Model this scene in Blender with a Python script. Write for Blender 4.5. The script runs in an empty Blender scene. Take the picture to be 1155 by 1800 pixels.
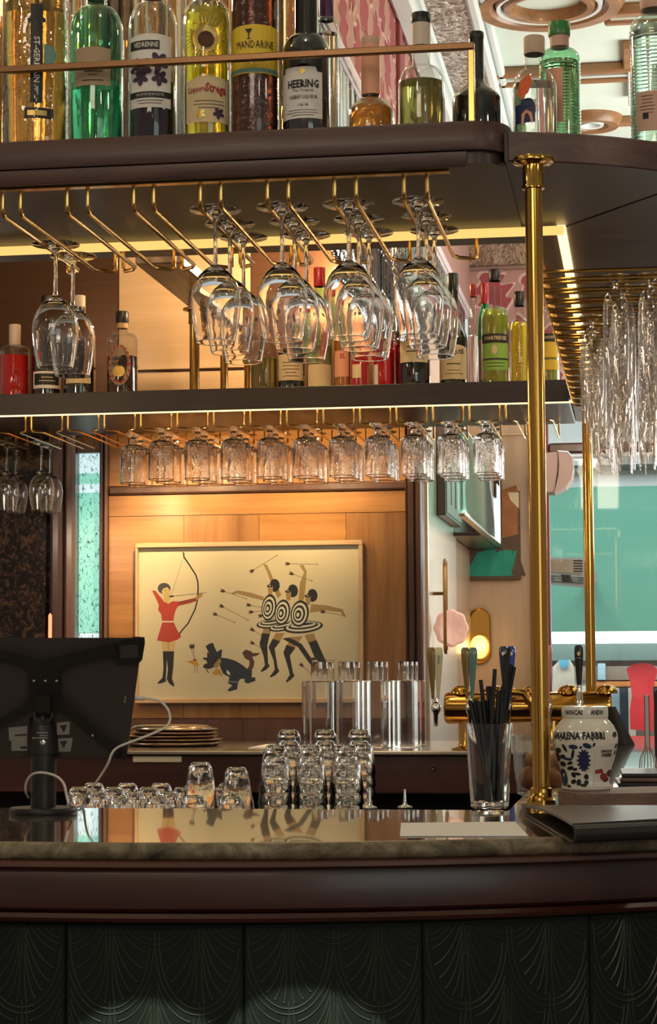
import bpy, bmesh, math, random
from mathutils import Vector, Matrix
random.seed(7)
PI = math.pi
SC = bpy.context.scene
COL = SC.collection

# ------------------------------------------------------------------ camera
EYE = 1.30                       # camera height
FPX = 3600.0                     # focal length in pixels of the 1155 px frame
YAW, ROLL = math.radians(8.73), 0.005
PITCH = math.atan(285 / FPX)
Fw = Vector((-math.sin(YAW) * math.cos(PITCH), math.cos(YAW) * math.cos(PITCH), math.sin(PITCH)))
R0 = Vector((math.cos(YAW), math.sin(YAW), 0))
U0 = R0.cross(Fw)
Rt = R0 * math.cos(ROLL) - U0 * math.sin(ROLL)
Up = U0 * math.cos(ROLL) + R0 * math.sin(ROLL)
CAM = Vector((0, 0, EYE))
cd = bpy.data.cameras.new('camera')
cam = bpy.data.objects.new('camera', cd)
COL.objects.link(cam)
cd.sensor_fit = 'HORIZONTAL'; cd.sensor_width = 36.0; cd.lens = FPX / 1155 * 36
cd.clip_start = 0.05; cd.clip_end = 100
mw = Matrix((Rt, Up, -Fw)).transposed().to_4x4(); mw.translation = CAM
cam.matrix_world = mw
SC.camera = cam


def ray(px, py):
    return Fw * FPX + Rt * (px - 577.5) - Up * (py - 900.0)


def at(px, py, Y):               # point of the plane y = Y seen at a pixel
    d = ray(px, py); return CAM + d * (Y / d.y)


def atz(px, py, Z):
    d = ray(px, py); return CAM + d * ((Z - EYE) / d.z)


def atx(px, py, X):
    d = ray(px, py); return CAM + d * (X / d.x)


# ------------------------------------------------------------------ world, exposure, lights
SC.view_settings.view_transform = 'Standard'
SC.view_settings.look = 'None'
SC.view_settings.exposure = 0.06
SC.view_settings.gamma = 1.0
SC.view_settings.use_curve_mapping = False
cy = SC.cycles
cy.max_bounces = 32; cy.transparent_max_bounces = 48; cy.transmission_bounces = 30
cy.glossy_bounces = 5; cy.diffuse_bounces = 3
cy.caustics_reflective = False; cy.caustics_refractive = False
cy.sample_clamp_indirect = 6.0
cy.use_denoising = True
W = bpy.data.worlds.new('world'); SC.world = W; W.use_nodes = True
W.node_tree.nodes['Background'].inputs[0].default_value = (1.0, 0.82, 0.66, 1)
W.node_tree.nodes['Background'].inputs[1].default_value = 0.24


def lamp(name, kind, loc, energy, color, size=0.1, rot=None, target=None, size_y=None, **kw):
    l = bpy.data.lights.new(name, kind); l.energy = energy; l.color = color
    if kind == 'AREA':
        l.size = size
        if size_y: l.shape = 'RECTANGLE'; l.size_y = size_y
    else:
        l.shadow_soft_size = size
    for k, v in kw.items(): setattr(l, k, v)
    o = bpy.data.objects.new(name, l); COL.objects.link(o); o.location = loc
    if target is not None:
        o.rotation_euler = (Vector(target) - Vector(loc)).to_track_quat('-Z', 'Y').to_euler()
    elif rot: o.rotation_euler = rot
    return o


WARM = (1.0, 0.66, 0.34); SOFT = (1.0, 0.82, 0.62); DAY = (0.82, 0.95, 1.0)
# daylight in the street beyond the window, lighting the awning opposite
lamp('daylight_street', 'AREA', (0.3, 10.2, 5.2), 135, DAY, 5.0, target=(-0.1, 13.0, 1.6), size_y=2.4)
lamp('shop_fill', 'AREA', (0.1, 11.95, 1.62), 26, (1, .96, .9), 2.4, target=(0.1, 12.4, 0.9), size_y=0.2)  # added behind the awning hem to brighten the shop display and dress
lamp('daylight_window', 'AREA', (0.15, 9.35, 2.2), 10, (1, .93, .85), 1.0, target=(-0.2, 5.0, 1.4), size_y=1.6)
# unseen lights added to fill the room
lamp('ceiling_wash', 'AREA', (1.2, 7.2, 2.2), 66, (1, .96, .9), 1.6, target=(0.3, 7.2, 3.4), size_y=1.6)  # added below the ceiling, aimed up to brighten it
lamp('front_fill', 'AREA', (-1.0, -1.2, 3.2), 26, SOFT, 1.6, target=(-0.5, 3.2, 2.0), size_y=0.8)  # fill behind the camera, added to light the bottle labels
lamp('front_window_fill', 'AREA', (2.6, -2.6, 2.0), 22, (.80, 1, .94), 2.6, target=(-.6, 3.2, 1.7), size_y=1.8)  # fill standing for a window behind the camera, shifted clear of the picture glazing
for i, (x, y, z, e) in enumerate([(-1.6, 4.55, 2.95, 22), (-0.75, 4.75, 2.95, 22), (-1.15, 5.35, 3.0, 18), (0.25, 5.4, 2.9, 16)]):
    lamp('bar_backlight', 'POINT', (x, y, z), e, WARM, 0.05)  # unseen warm lights put in to backlight the bottles
for i, (x, y, z, e) in enumerate([(-0.9, 1.2, 2.9, 5), (0.7, 0.9, 2.7, 5), (-2.0, 2.0, 2.8, 6), (1.1, 2.4, 2.6, 6), (0.2, -1.5, 2.4, 4), (-1.7, 3.0, 3.1, 4), (-.5, 2.7, 3.2, 4), (.9, 4.2, 3.1, 4), (-2.2, 4.9, 2.7, 5), (.8, 6.0, 3.0, 4), (-2.1, 6.1, 1.8, 3), (-1.2, 3.9, 3.2, 4), (1.3, 3.4, 1.9, 4), (-2.6, 3.6, 1.9, 4), (.50, 4.7, 1.75, 5), (.55, 5.7, 1.95, 5), (.75, 4.0, 2.0, 4)]):
    lamp('glint_light', 'POINT', (x, y, z), e, SOFT, 0.06)  # small lights added all round for sparkle on glass and brass
# downlight of the back bar that grazes the wood panel
p = at(285, 840, 6.50)
lamp('back_bar_spot', 'SPOT', (-1.50, 6.36, 2.085), 62, (1, .70, .36), 0.03, target=(-1.42, 6.80, 1.40), spot_size=2.2, spot_blend=0.9)
lamp('back_bar_spot', 'SPOT', (-1.05, 6.36, 2.085), 34, (1, .70, .36), 0.03, target=(-0.95, 6.80, 1.2), spot_size=2.3, spot_blend=0.9)
# narrow unseen spots added to throw two arcs of light on the tiles
for sx, sy in ((268, 2.418), (582, 2.462)):
    q = at(sx, 1752, sy)
    lamp('tile_arc_spot', 'SPOT', (q.x + .02, 0.9, 3.0), 460, (.85, 1, .75), 0.004, target=(q.x, q.y, q.z - .360), spot_size=math.radians(8.6), spot_blend=0.06)
lamp('hotspot_bulb', 'POINT', (-2.13, 4.5, 2.06), 14, WARM, .05)  # unseen, put in so the veneer reflects a hot spot
lamp('side_fill', 'POINT', (-.25, 7.5, 2.35), 5, SOFT, .04)  # unseen light added to warm the side wall
lamp('shelf_fill', 'POINT', (-1.02, 6.45, 2.66), 32, WARM, 0.03)  # unseen light added to brighten the oak panel and backlight the bottles

# ------------------------------------------------------------------ materials
MATS = {}


def nd(nt, t, **kw):
    n = nt.nodes.new(t)
    for k, v in kw.items():
        if k.startswith('i_'):
            n.inputs[int(k[2:]) if k[2:].isdigit() else k[2:].replace('_', ' ')].default_value = v
        else: setattr(n, k, v)
    return n


def base(name):
    m = bpy.data.materials.new(name); m.use_nodes = True
    nt = m.node_tree
    return m, nt, nt.nodes['Principled BSDF'], nt.nodes['Material Output']


def c4(c): return (c[0], c[1], c[2], 1)


def plain(name, col, rough=0.5, metal=0.0, coat=0.0, noise=0.06, scale=30, bump=0.0, spec=0.5, emit=None, es=1.0, trans=0.0, ior=1.45, stretch=(1, 1, 1), sub=0):
    m, nt, b, o = base(name)
    b.inputs['Roughness'].default_value = rough; b.inputs['Metallic'].default_value = metal
    b.inputs['Coat Weight'].default_value = coat; b.inputs['Specular IOR Level'].default_value = spec
    b.inputs['Transmission Weight'].default_value = trans; b.inputs['IOR'].default_value = ior
    tc = nd(nt, 'ShaderNodeTexCoord'); mp = nd(nt, 'ShaderNodeMapping'); mp.inputs['Scale'].default_value = stretch
    nz = nd(nt, 'ShaderNodeTexNoise', i_Scale=scale, i_Detail=4.0)
    nt.links.new(tc.outputs['Object'], mp.inputs[0]); nt.links.new(mp.outputs[0], nz.inputs['Vector'])
    mx = nd(nt, 'ShaderNodeMix', data_type='RGBA')
    mx.inputs[6].default_value = c4([max(0, v * (1 - noise)) for v in col]); mx.inputs[7].default_value = c4([min(1, v * (1 + noise)) for v in col])
    nt.links.new(nz.outputs[0], mx.inputs[0]); nt.links.new(mx.outputs[2], b.inputs['Base Color'])
    if bump:
        bp = nd(nt, 'ShaderNodeBump', i_Strength=bump, i_Distance=0.002)
        nt.links.new(nz.outputs[0], bp.inputs['Height']); nt.links.new(bp.outputs[0], b.inputs['Normal'])
    if emit:
        b.inputs['Emission Color'].default_value = c4(emit); b.inputs['Emission Strength'].default_value = es
    MATS[name] = m
    return m


def wood(name, dark, light, scale=3.0, axis='X', rough=0.35, coat=0.2, ring=9.0, bump=0.05):
    m, nt, b, o = base(name)
    tc = nd(nt, 'ShaderNodeTexCoord'); mp = nd(nt, 'ShaderNodeMapping')
    s = {'X': (0.35, 5, 5), 'Y': (5, 0.35, 5), 'Z': (5, 5, 0.35)}[axis]
    mp.inputs['Scale'].default_value = [v * scale for v in s]
    nt.links.new(tc.outputs['Object'], mp.inputs[0])
    n1 = nd(nt, 'ShaderNodeTexNoise', i_Scale=1.6, i_Detail=6.0, i_Roughness=0.6, i_Distortion=0.6)
    n2 = nd(nt, 'ShaderNodeTexNoise', i_Scale=ring, i_Detail=8.0, i_Roughness=0.7)
    nt.links.new(mp.outputs[0], n1.inputs['Vector']); nt.links.new(mp.outputs[0], n2.inputs['Vector'])
    ad = nd(nt, 'ShaderNodeMath', operation='MULTIPLY_ADD'); ad.inputs[1].default_value = 0.35
    nt.links.new(n2.outputs[0], ad.inputs[0]); nt.links.new(n1.outputs[0], ad.inputs[2])
    cr = nd(nt, 'ShaderNodeValToRGB')
    cr.color_ramp.elements[0].position = 0.42; cr.color_ramp.elements[0].color = c4(dark)
    cr.color_ramp.elements[1].position = 0.88; cr.color_ramp.elements[1].color = c4(light)
    nt.links.new(ad.outputs[0], cr.inputs[0]); nt.links.new(cr.outputs[0], b.inputs['Base Color'])
    bp = nd(nt, 'ShaderNodeBump', i_Strength=bump, i_Distance=0.002)
    nt.links.new(ad.outputs[0], bp.inputs['Height']); nt.links.new(bp.outputs[0], b.inputs['Normal'])
    b.inputs['Roughness'].default_value = rough; b.inputs['Coat Weight'].default_value = coat; b.inputs['Coat Roughness'].default_value = 0.12
    MATS[name] = m
    return m


def thin_glass(name, tint=(0.97, 0.98, 0.98), edge=0.85, base_r=0.05, power=3.2, rough=0.02, rib=0.0, rib_axis=0):
    """thin-walled glass: passes light, reflects more towards grazing (Schlick)"""
    m, nt, b, o = base(name); nt.nodes.remove(b)
    lw = nd(nt, 'ShaderNodeLayerWeight', i_Blend=0.5)
    pw = nd(nt, 'ShaderNodeMath', operation='POWER'); pw.inputs[1].default_value = power
    nt.links.new(lw.outputs['Facing'], pw.inputs[0])
    ma = nd(nt, 'ShaderNodeMath', operation='MULTIPLY_ADD', use_clamp=True); ma.inputs[1].default_value = edge; ma.inputs[2].default_value = base_r
    nt.links.new(pw.outputs[0], ma.inputs[0])
    tr = nd(nt, 'ShaderNodeBsdfTransparent'); tr.inputs[0].default_value = c4(tint)
    gl = nd(nt, 'ShaderNodeBsdfGlossy', i_Roughness=rough)
    mx = nd(nt, 'ShaderNodeMixShader')
    nt.links.new(ma.outputs[0], mx.inputs[0]); nt.links.new(tr.outputs[0], mx.inputs[1]); nt.links.new(gl.outputs[0], mx.inputs[2])
    nt.links.new(mx.outputs[0], o.inputs[0])
    if rib:
        tc = nd(nt, 'ShaderNodeTexCoord')
        nz = nd(nt, 'ShaderNodeTexNoise', i_Scale=rib, i_Detail=2.0)
        nt.links.new(tc.outputs['Object'], nz.inputs['Vector'])
        bp = nd(nt, 'ShaderNodeBump', i_Strength=0.7, i_Distance=0.004)
        nt.links.new(nz.outputs[0], bp.inputs['Height'])
        for t in (lw, gl): nt.links.new(bp.outputs[0], t.inputs['Normal'])
    MATS[name] = m
    return m


def real_glass(name, col, ior=1.45, rib=0):
    m, nt, b, o = base(name)
    b.inputs['Base Color'].default_value = c4(col); b.inputs['Roughness'].default_value = 0.0
    b.inputs['Transmission Weight'].default_value = 1.0; b.inputs['IOR'].default_value = ior
    if rib:
        tc = nd(nt, 'ShaderNodeTexCoord'); nz = nd(nt, 'ShaderNodeTexNoise', i_Scale=rib, i_Detail=2.0)
        nt.links.new(tc.outputs['Object'], nz.inputs['Vector'])
        bp = nd(nt, 'ShaderNodeBump', i_Strength=0.4, i_Distance=0.003)
        nt.links.new(nz.outputs[0], bp.inputs['Height']); nt.links.new(bp.outputs[0], b.inputs['Normal'])
    MATS[name] = m
    return m


def liquid(name, col, trans=0.65, rough=0.03, streak=0):
    m = plain(name, col, rough=rough, noise=0.0, trans=trans, ior=1.34, bump=0.35 if streak else 0, scale=70, stretch=(1, 1, .12))
    return m


wood('walnut', (0.022, 0.008, 0.007), (0.105, 0.045, 0.034), 3.0, 'X', 0.42, 0.04, ring=14)
wood('walnut_pale', (0.045, 0.020, 0.016), (0.15, 0.075, 0.058), 3.0, 'X', 0.42, 0.04, ring=14)
wood('walnut_deep', (0.026, 0.013, 0.011), (0.054, 0.028, 0.023), 2.0, 'Y', 0.42, 0.04, bump=0.02)
wood('walnut_black', (0.010, 0.005, 0.005), (0.022, 0.011, 0.011), 3.0, 'X', 0.45, 0.0)
wood('mahogany', (0.026, 0.006, 0.005), (0.075, 0.020, 0.014), 2.5, 'X', 0.32, 0.12)
wood('trim_wood', (0.075, 0.028, 0.019), (0.16, 0.066, 0.045), 3.0, 'X', 0.4, 0.2)
wood('veneer', (0.27, 0.115, 0.030), (0.52, 0.25, 0.078), 1.6, 'X', 0.24, 0.25, bump=0.03)
wood('veneer_upright', (0.24, 0.105, 0.030), (0.46, 0.22, 0.072), 1.6, 'Z', 0.24, 0.25, bump=0.03)
wood('brown_frame', (0.055, 0.022, 0.016), (0.125, 0.058, 0.042), 2.0, 'Z', 0.32, 0.25)
wood('brown_pale', (0.16, 0.090, 0.070), (0.25, 0.155, 0.125), 2.0, 'Z', 0.35, 0.25)
wood('oak_pale', (0.50, 0.33, 0.18), (0.68, 0.48, 0.29), 1.0, 'X', 0.4, 0.1, bump=0.02)
wood('oak_wall', (0.40, 0.25, 0.15), (0.55, 0.37, 0.235), 0.8, 'Z', 0.4, 0.15, bump=0.015)
wood('frame_wood', (0.52, 0.32, 0.16), (0.70, 0.47, 0.27), 2.0, 'X', 0.4, 0.1)
wood('ceiling_wood', (0.16, 0.075, 0.028), (0.32, 0.165, 0.065), 2.0, 'X', 0.4, 0.2)
wood('board_wood', (0.10, 0.055, 0.042), (0.22, 0.125, 0.095), 6.0, 'X', 0.55, 0.0)
wood('ebony_grain', (0.05, 0.033, 0.026), (0.34, 0.24, 0.18), 4.0, 'Y', 0.3, 0.3, ring=14)
plain('brass', (0.55, 0.30, 0.07), 0.15, 1.0, noise=0.14, scale=14, stretch=(6, 6, 1))
plain('brass_rod', (0.80, 0.48, 0.15), 0.24, 1.0, noise=0.08)
plain('brass_dark', (0.38, 0.21, 0.075), 0.28, 1.0, noise=0.15)
plain('rail_brass', (0.24, 0.125, 0.062), 0.38, 1.0, noise=0.12)
plain('chrome', (0.78, 0.76, 0.74), 0.08, 1.0, noise=0.02)
plain('steel', (0.52, 0.47, 0.42), 0.24, 1.0, noise=0.1)
plain('tray_metal', (0.50, 0.40, 0.32), 0.22, 1.0, noise=0.12)
plain('brushed_bronze', (0.115, 0.055, 0.030), 0.28, 0.8, noise=0.18, scale=6, stretch=(0.4, 1, 12))
plain('led', (1, .8, .5), 0.4, emit=(0.92, 0.58, 0.16), es=1.12)
plain('led_white', (1, .8, .5), 0.4, emit=(1.0, 0.74, 0.32), es=2.2)
plain('black_plastic', (0.016, 0.013, 0.013), 0.42, noise=0.1)
plain('black_soft', (0.012, 0.010, 0.010), 0.6, noise=0.1)
plain('tablet_back', (0.052, 0.041, 0.040), 0.5, noise=0.06)
plain('black_leather', (0.030, 0.026, 0.026), 0.33, noise=0.1, scale=160, bump=0.12)
plain('straw_black', (0.010, 0.009, 0.010), 0.35)
plain('sticker', (0.33, 0.30, 0.29), 0.6, noise=0.04)
plain('ink', (0.012, 0.011, 0.012), 0.6)
plain('ink_soft', (0.07, 0.055, 0.05), 0.7)
plain('cable_white', (0.72, 0.66, 0.60), 0.4)
plain('paper', (0.82, 0.76, 0.72), 0.8, noise=0.02)
plain('art_paper', (0.88, 0.72, 0.50), 0.75, noise=0.02, scale=4)
plain('art_red', (0.62, 0.065, 0.035), 0.8)
plain('art_red_dark', (0.40, 0.05, 0.03), 0.8)
plain('art_skin', (0.80, 0.55, 0.23), 0.8)
plain('art_tan', (0.48, 0.29, 0.115), 0.8)
plain('art_navy', (0.014, 0.018, 0.038), 0.8)
plain('art_black', (0.016, 0.011, 0.011), 0.8)
plain('art_brown', (0.10, 0.035, 0.02), 0.8)
plain('art_white', (0.90, 0.82, 0.66), 0.8)
plain('art_gold', (0.72, 0.37, 0.04), 0.8)
plain('art_grey', (0.085, 0.075, 0.07), 0.8)
plain('cream', (0.80, 0.70, 0.52), 0.55, noise=0.03)
plain('ceramic', (0.80, 0.74, 0.65), 0.12, noise=0.02, coat=0.4)
plain('label_cream', (0.72, 0.55, 0.32), 0.6, noise=0.04)
plain('label_white', (0.78, 0.72, 0.66), 0.55, noise=0.03)
plain('label_beige', (0.40, 0.28, 0.17), 0.6, noise=0.06)
plain('label_yellow', (0.75, 0.50, 0.035), 0.5, noise=0.05)
plain('label_green', (0.27, 0.46, 0.07), 0.5, noise=0.08)
plain('label_teal', (0.16, 0.30, 0.26), 0.5)
plain('label_black', (0.014, 0.012, 0.012), 0.45)
plain('label_orange', (0.85, 0.16, 0.05), 0.5)
plain('label_blue', (0.02, 0.03, 0.10), 0.5)
plain('label_salmon', (0.80, 0.36, 0.22), 0.5)
plain('label_purple', (0.060, 0.030, 0.065), 0.6)
plain('label_red', (0.38, 0.03, 0.035), 0.5)
plain('label_gold', (0.62, 0.42, 0.12), 0.35, metal=0.6)
plain('foil_red', (0.42, 0.018, 0.022), 0.3, coat=0.3)
plain('foil_purple', (0.085, 0.018, 0.09), 0.3, coat=0.3)
plain('foil_white', (0.62, 0.50, 0.42), 0.45)
plain('cap_black', (0.014, 0.011, 0.011), 0.35)
plain('cap_pink', (0.62, 0.37, 0.28), 0.5)
plain('cork', (0.52, 0.33, 0.17), 0.7, noise=0.15, scale=80)
plain('cap_wood', (0.55, 0.40, 0.28), 0.55, noise=0.1, scale=60)
plain('cap_green', (0.045, 0.20, 0.05), 0.3)
plain('dark_glass', (0.012, 0.007, 0.006), 0.06, coat=1.0, noise=0.0, spec=0.9)
plain('olive_glass', (0.020, 0.019, 0.006), 0.06, coat=1.0, noise=0.0, spec=0.9)
plain('green_glass', (0.02, 0.22, 0.06), 0.05, noise=0, trans=0.55, ior=1.4)
plain('brown_textured', (0.075, 0.020, 0.010), 0.10, noise=0.5, scale=90, bump=0.9, trans=0.35, coat=0.6)
real_glass('glass', (1, 1, 1))
real_glass('glass_stem', (0.99, 0.99, 0.985))
real_glass('goblet_glass', (1, 1, 1), rib=60)
real_glass('tumbler_glass', (1, 1, 1), rib=45)
thin_glass('flute_glass', (0.995, 0.99, 0.985), 0.85, 0.03, 2.0, 0.0, rib=30)
thin_glass('bottle_glass', (0.93, 0.94, 0.92), 0.85, 0.06, 2.4)
thin_glass('bottle_green', (0.55, 0.86, 0.62), 0.85, 0.07, 2.4)
thin_glass('bottle_teal', (0.42, 0.86, 0.68), 0.85, 0.07, 2.4)
thin_glass('bottle_gold', (0.95, 0.80, 0.45), 0.9, 0.12, 2.0, 0.04, rib=40)
thin_glass('bottle_mint', (0.78, 0.93, 0.86), 0.9, 0.10, 2.2)
real_glass('decanter_glass', (1, 1, 1), 1.40)
thin_glass('pane_glass', (0.96, 0.98, 0.97), 0.8, 0.05, 3.5)
thin_glass('fluted_pane', (0.70, 0.88, 0.84), 0.85, 0.22, 1.6, 0.03)  # mint reflection is put into the tint of the glass
plain('decanter_water', (0.97, 0.97, 0.97), 0.0, noise=0.0, trans=1.0, ior=1.33)
liquid('liq_clear', (0.95, 0.95, 0.93), 1.0, 0.0)
liquid('liq_gold', (1.0, 0.90, 0.62), 0.97, streak=1)
liquid('liq_teal', (0.36, 0.90, 0.74), 0.92, streak=1)
liquid('liq_violet', (0.025, 0.012, 0.03), 0.3)
liquid('liq_yellow', (1.0, 0.84, 0.06), 0.72, streak=1)
liquid('liq_orange', (0.90, 0.33, 0.03), 0.6)
liquid('liq_olive', (0.36, 0.33, 0.09), 0.7)
liquid('liq_red', (0.85, 0.022, 0.014), 0.45)
liquid('liq_ruby', (0.40, 0.012, 0.016), 0.5)
liquid('liq_amber', (0.62, 0.24, 0.05), 0.6)
liquid('liq_chart', (0.50, 0.56, 0.06), 0.55)
liquid('liq_brown', (0.10, 0.035, 0.015), 0.5)
plain('mint_awning', (0.19, 0.50, 0.38), 0.9, noise=0.05, scale=3)
plain('street_white', (0.80, 0.86, 0.88), 0.8)
plain('street_teal', (0.085, 0.15, 0.15), 0.6)
plain('street_taupe', (0.22, 0.19, 0.165), 0.8)
plain('street_orange', (0.62, 0.25, 0.08), 0.7)
plain('street_blue', (0.30, 0.50, 0.62), 0.7)
plain('street_navy', (0.03, 0.06, 0.10), 0.7)
plain('dress_red', (0.80, 0.055, 0.075), 0.8, noise=0.05, scale=8)
plain('shirt_white', (0.72, 0.70, 0.64), 0.8)
plain('shirt_blue', (0.10, 0.45, 0.72), 0.8)
plain('aircon_white', (0.74, 0.78, 0.78), 0.4)
plain('speaker_beige', (0.40, 0.26, 0.21), 0.5)
plain('mint_ceiling', (0.60, 0.70, 0.62), 0.7, noise=0.10, scale=5)
plain('cornice_mint', (0.62, 0.70, 0.68), 0.5, noise=0.05)
plain('cornice_pink', (0.60, 0.40, 0.38), 0.6, noise=0.04)
plain('red_trim', (0.20, 0.045, 0.045), 0.45)
plain('onion', (0.42, 0.17, 0.065), 0.4, noise=0.35, scale=25)
plain('bulb', (1, .8, .4), 0.3, emit=(1.0, 0.58, 0.12), es=1.7)
plain('pink_stone', (0.78, 0.46, 0.36), 0.45, noise=0.15, scale=12, emit=(1.0, 0.50, 0.36), es=0.35)
plain('tile_green', (0.010, 0.0125, 0.011), 0.6, noise=0.25, scale=18, bump=0.15, spec=0.25)
plain('tile_relief', (0.040, 0.044, 0.038), 0.35)
plain('floor_dark', (0.06, 0.035, 0.025), 0.4, noise=0.2)
plain('hood_frame', (0.70, 0.62, 0.62), 0.3)
plain('cloth_black', (0.020, 0.016, 0.015), 0.9, noise=0.2)
plain('tap_teal', (0.10, 0.22, 0.20), 0.25, coat=0.5)
plain('tap_gold', (0.20, 0.12, 0.035), 0.25, coat=0.5)
plain('tap_navy', (0.018, 0.022, 0.075), 0.2, coat=0.6)
plain('tap_blue', (0.02, 0.05, 0.36), 0.2, coat=0.6)
plain('tap_pink', (0.62, 0.20, 0.22), 0.3, coat=0.4)
plain('tap_cream', (0.62, 0.60, 0.40), 0.3, coat=0.4)
plain('paint_green', (0.02, 0.26, 0.17), 0.6, noise=0.4, scale=22, stretch=(1, 1, 0.4))
plain('paint_rust', (0.36, 0.13, 0.04), 0.6, noise=0.5, scale=16)
plain('paint_dark', (0.10, 0.055, 0.03), 0.6, noise=0.5, scale=20)
plain('side_metal', (0.66, 0.55, 0.43), 0.3, metal=0.35, noise=0.12, scale=4, stretch=(1, .3, 9))
plain('paper_pink', (0.36, 0.19, 0.155), 0.75, noise=0.05)
plain('paper_leaf', (0.27, 0.052, 0.058), 0.75, noise=0.1)
plain('paper_pale', (0.52, 0.34, 0.28), 0.75)


def stone(name, coat, rough):
    m, nt, b, o = base(name)
    tc = nd(nt, 'ShaderNodeTexCoord')
    n1 = nd(nt, 'ShaderNodeTexNoise', i_Scale=16.0, i_Detail=9.0, i_Roughness=0.72, i_Distortion=1.2)
    vo = nd(nt, 'ShaderNodeTexVoronoi', i_Scale=26.0)
    nt.links.new(tc.outputs['Object'], n1.inputs['Vector']); nt.links.new(tc.outputs['Object'], vo.inputs['Vector'])
    cr = nd(nt, 'ShaderNodeValToRGB'); e = cr.color_ramp.elements
    e[0].position = 0.32; e[0].color = (0.06, 0.047, 0.030, 1)
    e[1].position = 0.72; e[1].color = (0.52, 0.40, 0.27, 1)
    x = e.new(0.5); x.color = (0.22, 0.17, 0.105, 1)
    mx = nd(nt, 'ShaderNodeMix', data_type='RGBA', blend_type='MULTIPLY'); mx.inputs[0].default_value = 0.45
    nt.links.new(n1.outputs[0], cr.inputs[0]); nt.links.new(cr.outputs[0], mx.inputs[6]); nt.links.new(vo.outputs['Distance'], mx.inputs[7])
    nt.links.new(mx.outputs[2], b.inputs['Base Color'])
    b.inputs['Roughness'].default_value = rough; b.inputs['Specular IOR Level'].default_value = 0.75 if coat else 0.3
    b.inputs['Coat Weight'].default_value = coat; b.inputs['Coat Roughness'].default_value = 0.02; b.inputs['Coat IOR'].default_value = 1.8
    MATS[name] = m


def antique():
    m, nt, b, o = base('antique_mirror')
    tc = nd(nt, 'ShaderNodeTexCoord')
    n1 = nd(nt, 'ShaderNodeTexNoise', i_Scale=26.0, i_Detail=9.0, i_Roughness=0.75, i_Distortion=1.5)
    nt.links.new(tc.outputs['Object'], n1.inputs['Vector'])
    cr = nd(nt, 'ShaderNodeValToRGB'); e = cr.color_ramp.elements
    e[0].position = 0.50; e[0].color = (0.012, 0.008, 0.007, 1); e[1].position = 0.62; e[1].color = (0.16, 0.085, 0.05, 1)
    nt.links.new(n1.outputs[0], cr.inputs[0]); nt.links.new(cr.outputs[0], b.inputs['Base Color'])
    b.inputs['Roughness'].default_value = 0.12; b.inputs['Metallic'].default_value = 0.3
    MATS['antique_mirror'] = m


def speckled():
    """narrow mottled pane over glowing sheets that stand in for a mint reflection"""
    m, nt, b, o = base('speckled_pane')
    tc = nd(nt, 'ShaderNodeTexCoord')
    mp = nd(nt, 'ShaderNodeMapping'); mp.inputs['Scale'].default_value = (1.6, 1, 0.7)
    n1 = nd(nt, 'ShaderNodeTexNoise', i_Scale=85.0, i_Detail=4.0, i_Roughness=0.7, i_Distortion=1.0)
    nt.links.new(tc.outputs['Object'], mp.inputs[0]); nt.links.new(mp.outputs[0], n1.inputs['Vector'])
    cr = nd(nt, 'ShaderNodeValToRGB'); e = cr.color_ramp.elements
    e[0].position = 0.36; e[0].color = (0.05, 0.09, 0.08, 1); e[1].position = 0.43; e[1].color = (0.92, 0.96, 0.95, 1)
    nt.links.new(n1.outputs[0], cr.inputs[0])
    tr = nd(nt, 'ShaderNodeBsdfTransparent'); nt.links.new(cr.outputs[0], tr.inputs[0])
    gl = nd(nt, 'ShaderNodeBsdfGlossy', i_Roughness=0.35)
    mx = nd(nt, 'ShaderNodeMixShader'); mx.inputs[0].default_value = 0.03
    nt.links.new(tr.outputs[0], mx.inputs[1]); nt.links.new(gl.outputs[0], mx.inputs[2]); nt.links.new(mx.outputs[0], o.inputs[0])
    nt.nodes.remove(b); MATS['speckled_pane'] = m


def silver_leaf():
    m, nt, b, o = base('silver_leaf')
    tc = nd(nt, 'ShaderNodeTexCoord')
    n1 = nd(nt, 'ShaderNodeTexNoise', i_Scale=24.0, i_Detail=6.0, i_Distortion=2.5)
    nt.links.new(tc.outputs['Object'], n1.inputs['Vector'])
    cr = nd(nt, 'ShaderNodeValToRGB'); e = cr.color_ramp.elements
    e[0].position = 0.40; e[0].color = (0.20, 0.13, 0.08, 1); e[1].position = 0.58; e[1].color = (0.62, 0.60, 0.54, 1)
    nt.links.new(n1.outputs[0], cr.inputs[0]); nt.links.new(cr.outputs[0], b.inputs['Base Color'])
    bp = nd(nt, 'ShaderNodeBump', i_Strength=1.0, i_Distance=0.02)
    nt.links.new(n1.outputs[0], bp.inputs['Height']); nt.links.new(bp.outputs[0], b.inputs['Normal'])
    b.inputs['Roughness'].default_value = 0.35; b.inputs['Metallic'].default_value = 0.45
    MATS['silver_leaf'] = m


def frieze():
    m, nt, b, o = base('frieze')
    tc = nd(nt, 'ShaderNodeTexCoord')
    n1 = nd(nt, 'ShaderNodeTexNoise', i_Scale=30.0, i_Detail=4.0, i_Distortion=2.0)
    nt.links.new(tc.outputs['Object'], n1.inputs['Vector'])
    cr = nd(nt, 'ShaderNodeValToRGB'); e = cr.color_ramp.elements
    e[0].position = 0.40; e[0].color = (0.15, 0.085, 0.05, 1); e[1].position = 0.6; e[1].color = (0.33, 0.21, 0.13, 1)
    nt.links.new(n1.outputs[0], cr.inputs[0]); nt.links.new(cr.outputs[0], b.inputs['Base Color'])
    bp = nd(nt, 'ShaderNodeBump', i_Strength=0.8, i_Distance=0.015)
    nt.links.new(n1.outputs[0], bp.inputs['Height']); nt.links.new(bp.outputs[0], b.inputs['Normal'])
    MATS['frieze'] = m


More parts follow.
